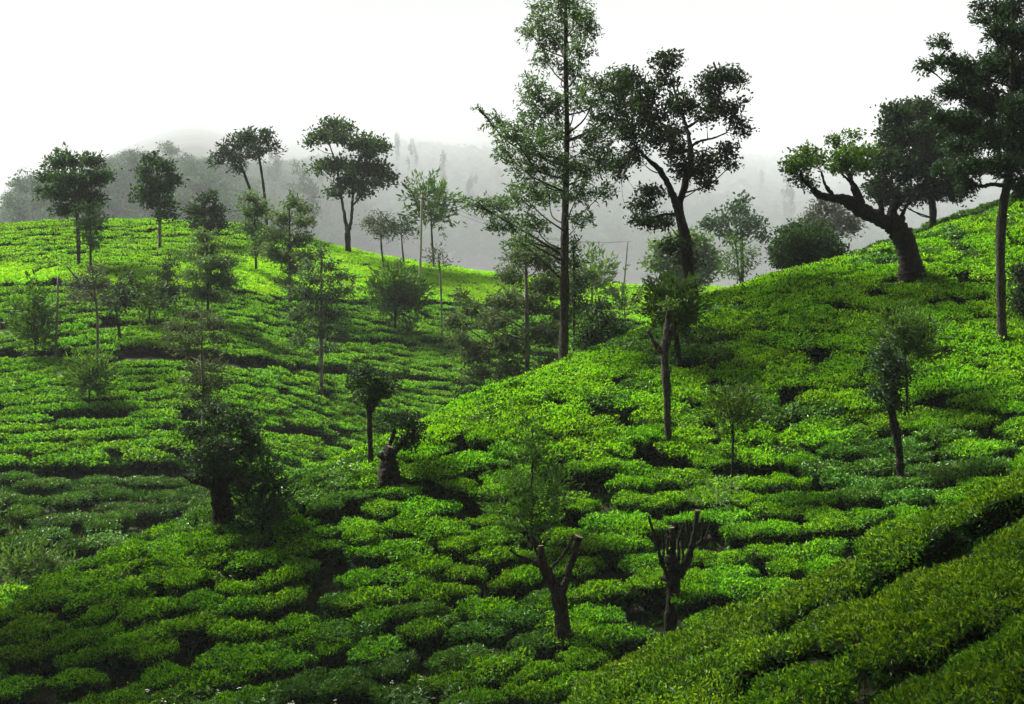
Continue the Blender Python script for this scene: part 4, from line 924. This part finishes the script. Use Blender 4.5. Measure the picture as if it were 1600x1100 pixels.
tree('silver_oak_tree', 'pale airy silver oak rising behind the old dark tree at left', 'tree', [(317, 760, 6), (318, 640, 5), (316, 560, 4), (315, 490, 2)], [(305, 490, 27, 10), (330, 500, 23, 10), (275, 510, 25, 9), (300, 525, 36, 10), (340, 530, 18, 10), (290, 545, 27, 9), (320, 570, 32, 13), (300, 590, 25, 13), (335, 595, 25, 13), (310, 615, 27, 10), (325, 632, 23, 9), (265, 530, 14, 7)], 'oak', 'oak_light', 'bark_pale', y=57., dens=.85)
tree('bare_tree', 'grey twiggy half-bare tree with pale trunk on the far left hillside', 'tree', [(152, 574, 5), (152, 500, 4), (147, 450, 3), (144, 415, 2)], [(145, 425, 16, 10), (130, 440, 18, 9), (155, 445, 20, 10), (140, 465, 23, 9), (116, 465, 12, 8), (166, 470, 13, 9)], 'twiggy', 'grey_leaf', 'bark_pale', dens=.8, limbs=[[(149, 470, 3), (135, 450, 3), (120, 435, 3), (103, 415, 2)]])
tree('broad_tree', 'small dark crooked tree beside the grey half-bare tree', 'tree', [(188, 530, 5), (183, 500, 4), (179, 470, 2)], [(196, 440, 9, 6), (186, 455, 12, 8), (196, 470, 12, 8), (180, 480, 10, 8), (206, 460, 7, 6)], 'broad', 'broad_dark', 'bark_dark', dens=1.9)
tree('conical_shrub', 'dark conical shrub at the left edge beside the leaning pole', 'shrub', [(55, 558, 3), (54, 510, 3), (52, 462, 1)], [(52, 465, 8, 8), (50, 485, 13, 9), (55, 505, 19, 11), (52, 525, 18, 9), (60, 540, 12, 7)], 'feather', 'feather', dens=2.2)
tree('round_bush_tree', 'dark rounded bush on the left hillside below the pale trunk', 'shrub', [(140, 632, 3), (140, 605, 2)], [(138, 580, 14, 9), (130, 595, 16, 10), (150, 598, 14, 10), (140, 612, 15, 7)], 'feather', 'feather', dens=2.4)
tree('thin_tree', 'thin misty tree with sparse flat crown below the crest', 'tree', [(600, 422, 3), (596, 385, 3), (595, 345, 2)], [(597, 345, 16, 8), (580, 350, 12, 8), (611, 355, 12, 8), (595, 362, 18, 6)], 'twiggy', 'grey_leaf', 'bark_grey', dens=1.0)
tree('thin_tree', 'small slender misty tree right of the sparse flat one', 'tree', [(631, 412, 3), (628, 380, 2), (626, 350, 1)], [(630, 352, 13, 7), (618, 358, 8, 6), (640, 360, 8, 5)], 'twiggy', 'forest', 'bark_grey', dens=1.1)
tree('light_tree', 'misty light green tree right behind the concrete power pole', 'tree', [(678, 417, 3), (675, 370, 3), (672, 315, 2)], [(660, 310, 12, 9), (680, 320, 14, 13), (670, 345, 18, 9), (690, 345, 8, 10), (662, 300, 9, 6)], 'feather', 'feather_light', 'bark_grey', dens=1.7)
tree('thin_tree', 'spindly bare sapling with a few leaves beside the valley silver oak', 'tree', [(691, 540, 3), (689, 450, 3), (685, 395, 2)], [(680, 395, 12, 5), (692, 410, 8, 5), (676, 405, 7, 4)], 'twiggy', 'grey_leaf', 'bark_pale', dens=.8)
tree('light_tree', 'pale misty bushy tree on the far field right of the tall trunk', 'tree', [(925, 486, 3), (925, 455, 3), (926, 425, 2)], [(925, 420, 12, 7), (910, 440, 16, 10), (940, 435, 13, 10), (925, 455, 20, 10)], 'feather', 'feather_light', 'bark_grey', y=102., dens=1.8)
tree('thin_tree', 'tiny round-headed tree near the leaning thin pole', 'tree', [(977, 508, 2), (976, 480, 2)], [(976, 477, 10, 6), (968, 485, 8, 5), (984, 483, 7, 5)], 'feather', 'feather', 'bark_grey', dens=2.2)
for (u, v, lab) in ((25, 890, 'loose yellow-green weedy shrub at the left edge below the terrace'), (70, 885, 'smaller loose yellow-green shrub right of the left edge shrub')):
    tree('shrub', lab, 'shrub', [(u, v + 30, 4), (u, v, 2)], [(u - 8, v - 8, 20, 12), (u + 16, v, 18, 10), (u - 20, v + 10, 18, 9), (u + 6, v + 16, 24, 9)], 'feather', 'feather_light', y=40., dens=1.3)

# --- unseen trees added left of frame to shade the lower spur and knoll
CROWN_A = ((0, .92, 2.6), (-2, .80, 2.8), (2.2, .80, 2.8), (-3.2, .65, 2.6), (3.2, .66, 2.6), (0, .70, 3.0), (1.6, .55, 2.6), (-1.8, .54, 2.6))
CROWN_B = ((0, .97, 2.6), (-2.4, .92, 2.6), (2.4, .92, 2.6), (-3.8, .86, 2.2), (3.8, .86, 2.2), (0, .86, 2.8), (1.8, .84, 2.4), (-1.8, .83, 2.4))
CROWN_C = tuple((a + 6.0, b, r) for a, b, r in ((0, .97, 2.6), (-2.6, .93, 2.6), (2.6, .94, 2.6), (-4.4, .90, 2.2), (4.2, .92, 2.2), (0, .88, 2.8), (2.0, .87, 2.4), (-2.0, .86, 2.4)))
for (x, y, hh, lean, crown, lab) in ((-21.5, 37., 19., 0, CROWN_A, 'tall dense unseen tree added left of frame to shade the spur'), 
                                     (-17.5, 36., 25., 0, CROWN_B, 'very tall high-crowned unseen tree added left of frame for shade'), (-10., 19.5, 21.5, 6., CROWN_C, 'leaning high-crowned unseen tree added near the camera to shade the knoll')):
    g = float(ground_z(x, y)); uu, vb = UV(x / y, g / y); k = FPX / y
    tree('shade_tree', lab, 'tree', [(uu, vb - .5 * k, .55 * k), (uu + .1 * k, vb - hh * .4 * k, .44 * k), (uu + lean * .12 * k, vb - hh * .7 * k, .34 * k), (uu + lean * .8 * k, vb - hh * .88 * k, .18 * k)],
         [(uu + a * k, vb - b * hh * k, r * k, r * .62 * k) for a, b, r in crown], 'broad', 'broad_dark', 'bark_dark', y=y, dens=1.2, leafpx=.17 * k)

# --- tall trees of the misty forest behind
def forest_variant(seed):
    rng = np.random.default_rng(seed)
    H = 1.0
    parts = [tube_geo(*smooth_path(np.array([[0, 0, -.05], [rng.normal(0, .012), 0, .4], [rng.normal(0, .03), 0, .9]]), [.014, .010, .003], 4), 6, .05, rng)]
    blobs = []
    nb = int(rng.integers(9, 14))
    lean = rng.normal(0, .03)
    for i in range(nb):
        t = rng.uniform(0, 1)
        z = .34 + .58 * t
        w = .20 * (math.sin(math.pi * min(1, .25 + .75 * t)) ** .7)
        a = rng.uniform(0, 6.28); r = w * rng.uniform(.2, 1)
        blobs.append((r * math.cos(a) + lean * t, r * math.sin(a), z, rng.uniform(.06, .12), rng.uniform(.06, .12), rng.uniform(.05, .085)))
    for b in blobs[:8]:
        c = np.array(b[:3]); a0 = np.array([0, 0, max(.3, c[2] - .18)])
        parts.append(tube_geo(*smooth_path(np.array([a0, (a0 + c) / 2, c]), [.006, .004, .002], 3), 4, 0, None, cap=False))
    V, Q, T = merge(parts)
    trunk = new_mesh('trunk', V, [Q, T], [M['bark_pale']], smooth=True)
    crown = crown_mesh('crown', blobs, lambda c: np.stack([0 * c[:, 0], 0 * c[:, 0], c[:, 2]], -1), rng, .020, .6, 2600, 'broad', M['forest'])
    return trunk, crown
FOREST = [forest_variant(400 + i) for i in range(8)]
def forest_tree(x, y, h, k, rz, wide, lab, grp):
    r = empty('forest_tree', (x, y, float(ground_z(x, y)) - .1)); r.rotation_euler = (0, 0, rz); r.scale = (h * wide, h * wide, h)
    set_props(r, lab, 'tree', grp)
    for nm, me in zip(('trunk', 'crown'), FOREST[k]):
        obj(nm, me, r)
rf = np.random.default_rng(77)
OUT = [(48, 258, 205), (30, 300, 200), (85, 292, 210), (130, 262, 225), (165, 250, 235), (205, 214, 250), (235, 240, 240), (268, 213, 330), (297, 236, 300), (330, 240, 290), (368, 208, 420), (432, 214, 450), (470, 240, 330), (505, 250, 300), (560, 238, 380), (622, 200, 520), (645, 212, 480), (692, 230, 430), (738, 250, 400), (60, 320, 190), (110, 318, 195), (180, 290, 205), (225, 290, 210), (290, 290, 215), (345, 290, 220), (780, 262, 560), (1100, 270, 520), (1190, 255, 640), (1230, 262, 420)]
for i, (u, v, y) in enumerate(OUT):
    y *= 2.3 if u < 480 else 4.2
    q = P(u, v, y); g = float(ground_z(q[0], y)); h = max(22., q[2] - g)
    forest_tree(q[0], y, h, i % 8, rf.uniform(0, 6.28), rf.uniform(.75, 1.05) * min(1.25, 52 / h), 'hazy tree on the skyline of the misty forest', 'skyline trees of the misty forest')
cnt = 0
def forest_spot(y0, y1, pw, smax_=.46):
    while True:
        s_ = rf.uniform(-.37, smax_); y = y0 + (y1 - y0) * rf.uniform() ** pw
        if s_ < -.30 and y > 1100: continue
        if y < np.interp(s_, [-.5, -.22, -.08, .3, 1.], [470, 470, 1520, 1780, 1480.]): continue
        h = rf.uniform(30, 50) * (1.25 if y > 1300 else 1)
        x = s_ * y
        u, v = UV(s_, (float(ground_z(x, y)) + h) / y)
        if v < np.interp(u, [0, 40, 120, 200, 300, 450, 620, 760, 1600], [330, 268, 266, 228, 240, 245, 215, 225, 250]): continue
        return x, y, h
for cnt in range(230):
    x, y, h = forest_spot(470, 1000, .8, smax_=-.08) if cnt < 110 else forest_spot(1300, 3900, 1.0)
    forest_tree(x, y, h, int(rf.integers(8)), rf.uniform(0, 6.28), rf.uniform(.9, 1.25), 'hazy tree within the misty forest on the hillside behind the fields', 'trees within the misty forest')
far = []
for cnt in range(7600):
    x, y, h = forest_spot(2600, 7300, .8) if cnt > 3600 else (forest_spot(1450, 2700, 1.0) if cnt > 900 else forest_spot(560, 1500, .8))
    k = int(rf.integers(8)); w_ = rf.uniform(1.0, 1.35)
    far.append(dict(me=FOREST[k][1], loc=(x, y, float(ground_z(x, y))), rot=(0, 0, rf.uniform(0, 6.28)), sc=(h * w_, h * w_, h)))
instance_field('far_forest', far, 'far wooded mountainside dissolving into white mist', 'forest')

# ------------------------------------------------------------------ poles and wires
def pole(name, label, top, base, w, mat, arm=True):
    y = hit(*base)
    a = P(*base, y); b = P(*top, y)
    g = float(ground_z(a[0], y)); r = empty(name, (a[0], y, g)); set_props(r, label, 'pole')
    R0 = np.array([a[0], y, g]); wm = w * y / FPX
    foot = np.array([a[0], y, g - .2])
    V, Q, T = tube_geo(*smooth_path(np.array([foot - R0, (a + b) / 2 - R0 + np.array([.03, 0, 0]), b - R0]), [wm * .36, wm * .33, wm * .25], 4), 10, .03, np.random.default_rng(3))
    obj('shaft', new_mesh('shaft', V, [Q, T], [M[mat]], smooth=True), r)
    if arm:
        ar = .45; tz = (b - R0) + np.array([0, 0, -.25])
        V, Q, T = tube_geo(np.array([tz + [-ar, -.08, 0], tz + [0, -.08, 0], tz + [ar, -.08, 0]]), [.05, .05, .05], 4)
        obj('crossarm', new_mesh('crossarm', V, [Q, T], [M['old_wood']]), r)
        for sx in (-.38, 0, .38):
            p = tz + np.array([sx, -.08, .05 if sx else .27])
            V, Q, T = tube_geo(np.array([p, p + [0, 0, .05], p + [0, 0, .08], p + [0, 0, .14], p + [0, 0, .2]]), [.03, .03, .075, .06, .03], 8)
            obj('insulator', new_mesh('insulator', V, [Q, T], [M['ceramic']], smooth=True), r)
    return b
p1 = pole('power_pole', 'pale concrete power pole with insulators on the bright hill field', (659, 304), (655, 449), 6.0, 'concrete')
p2 = pole('power_pole', 'thin dark leaning pole at the foot of the misty forest', (981, 377), (971, 474), 3.6, 'old_wood', arm=False)
pole('old_post', 'bare grey wooden post on the left hillside beside the conical shrub', (91, 431), (86, 553), 6.0, 'old_wood', arm=False)
def wire(a, b, sag, label):
    t = np.linspace(0, 1, 24)[:, None]
    p = a * (1 - t) + b * t; p[:, 2] -= (4 * t * (1 - t))[:, 0] * sag
    V, Q, T = tube_geo(p, np.full(24, .013), 4)
    o = obj('power_line', new_mesh('power_line', V, [Q, T], [M['wire']]))
    set_props(o, label, 'wire', 'power lines between the poles')
for dx, lab in ((-.38, 'left of the sagging power lines between concrete pole and leaning pole'), (.38, 'right of the sagging power lines between concrete pole and leaning pole')):
    wire(p1 + np.array([dx, -.08, 0]), p2 + np.array([dx, -.08, 0]), 1.2, lab)

# ------------------------------------------------------------------ weeds at the lower edge, stone
def weed(u, v, y, hgt, nst, label, seed, flowers=True):
    rng = np.random.default_rng(seed)
    q = P(u, v, y); g = float(ground_z(q[0], y))
    root = empty('flowering_weed', (q[0], y, g)); set_props(root, label, 'weed', 'weeds along the lower edge')
    top = q[2] - g
    st, lv, lq, o, fl = [], [], [], 0, []
    for i in range(nst):
        a = rng.uniform(0, 6.28); sp = rng.uniform(.05, .55)
        h = (top + hgt) * rng.uniform(.75, 1.0)
        e = np.array([math.cos(a) * sp, math.sin(a) * sp, h])
        pts, rad = smooth_path(np.array([[e[0] * .2, e[1] * .2, -.05], [e[0] * .5, e[1] * .5, h * .5], e]), [.009, .007, .003], 5)
        st.append(tube_geo(pts, rad, 5, 0, None))
        k = 26
        t = rng.uniform(.35, 1, k) ** .8; idx = (t * (len(pts) - 1)).astype(int); p = pts[idx]
        b = rng.uniform(0, 6.28, k)
        d = np.stack([np.cos(b), np.sin(b), rng.uniform(-.15, .75, k)], -1)
        l = rng.uniform(.10, .19, k) * (1.25 - .45 * t)
        V, Q = leaf_geo(p, d, l, l * .34, rng, side=np.tile([0, 0, 1.], (k, 1)) + rng.normal(0, .2, (k, 3)))
        lv.append(V); lq.append(Q + o); o += len(V)
        if flowers and rng.uniform() < .16:
            for _ in range(4):
                c = e + rng.normal(0, .025, 3) + np.array([0, 0, .02])
                V, Q = leaf_geo(np.tile(c, (6, 1)), np.stack([np.cos(np.arange(6) * 1.05), np.sin(np.arange(6) * 1.05), np.full(6, .5)], -1), np.full(6, .022), np.full(6, .018), rng, side=np.tile([0, 0, 1.], (6, 1)))
                fl.append((V, Q, np.zeros((0, 3), int)))
    V, Q, T = merge(st); obj('stems', new_mesh('stems', V, [Q, T], [M['feather']], smooth=True), root)
    obj('foliage', new_mesh('foliage', np.concatenate(lv), [np.concatenate(lq)], [M['weed']]), root)
    if fl:
        V, Q, T = merge(fl); obj('flower_heads', new_mesh('flower_heads', V, [Q], [M['petal']]), root)
for i, (u, v, y, n) in enumerate([(255, 1085, 25.4, 10), (300, 1060, 25.8, 14), (345, 1088, 25.2, 12), (400, 1075, 25.4, 14), (450, 1092, 25.0, 14), (505, 1096, 24.8, 10), (600, 1098, 24.8, 12), (640, 1072, 25.2, 16), (680, 1066, 25.2, 16), (722, 1088, 24.9, 12), (770, 1100, 24.6, 10)]):
    side_ = 'left' if u < 560 else 'right'
    weed(u, v, y, .12, n, f'pale leafy flowering weed in the {side_} clump along the bottom edge', 900 + i)
tree('shrub', 'pale grey-green shrub beside the terrace above the left spur', 'shrub', [(165, 862, 3), (165, 845, 2)], [(155, 845, 16, 8), (175, 840, 14, 8), (190, 848, 14, 7)], 'broad', 'weed', y=40., dens=1.5)

def stone(u, v, r, label):
    y = hit(u, v); q = P(u, v, y); rng = np.random.default_rng(5)
    n, k = 6, 9; V = []
    for i in range(n + 1):
        f = math.pi * i / n
        for j in range(k):
            b = j / k * 6.283; rr = r * rng.uniform(.8, 1.1)
            V.append([rr * math.sin(f) * math.cos(b) * 1.2, rr * math.sin(f) * math.sin(b), rr * math.cos(f) * .8])
    idx = np.arange((n + 1) * k).reshape(n + 1, k); nx = np.roll(idx, -1, 1)
    Q = np.stack([idx[:-1], idx[1:], nx[1:], nx[:-1]], -1).reshape(-1, 4)
    o = obj('boulder', new_mesh('boulder', np.array(V), [Q], [M['stone']]), loc=tuple(q)); set_props(o, label, 'rock')
stone(207, 705, .17, 'small dark rock on the tea rows at lower left of the far hill')

# ------------------------------------------------------------------ the misty air
def haze():
    x0, x1, y0, y1, z0, z1 = -3620, 3620, -60, 7700, -20, 860
    V = [(x, y, z) for z in (z0, z1) for y in (y0, y1) for x in (x0, x1)]
    Q = [(0, 2, 3, 1), (4, 5, 7, 6), (0, 1, 5, 4), (2, 6, 7, 3), (0, 4, 6, 2), (1, 3, 7, 5)]
    m, nd, lk, out = nodes_of('mist')
    v = nd.new('ShaderNodeVolumePrincipled')
    v.inputs['Color'].default_value = (.585, .615, .635, 1)
    v.inputs['Density'].default_value = HAZE_DENSITY
    v.inputs['Anisotropy'].default_value = 0.0
    lk.new(v.outputs[0], out.inputs['Volume'])
    o = obj('haze', new_mesh('haze', np.array(V, float), [np.array(Q)], [m]))
    set_props(o, 'thin pale mist hanging over the whole valley', 'mist', kind='stuff')
HAZE_DENSITY = 0.00030
haze()
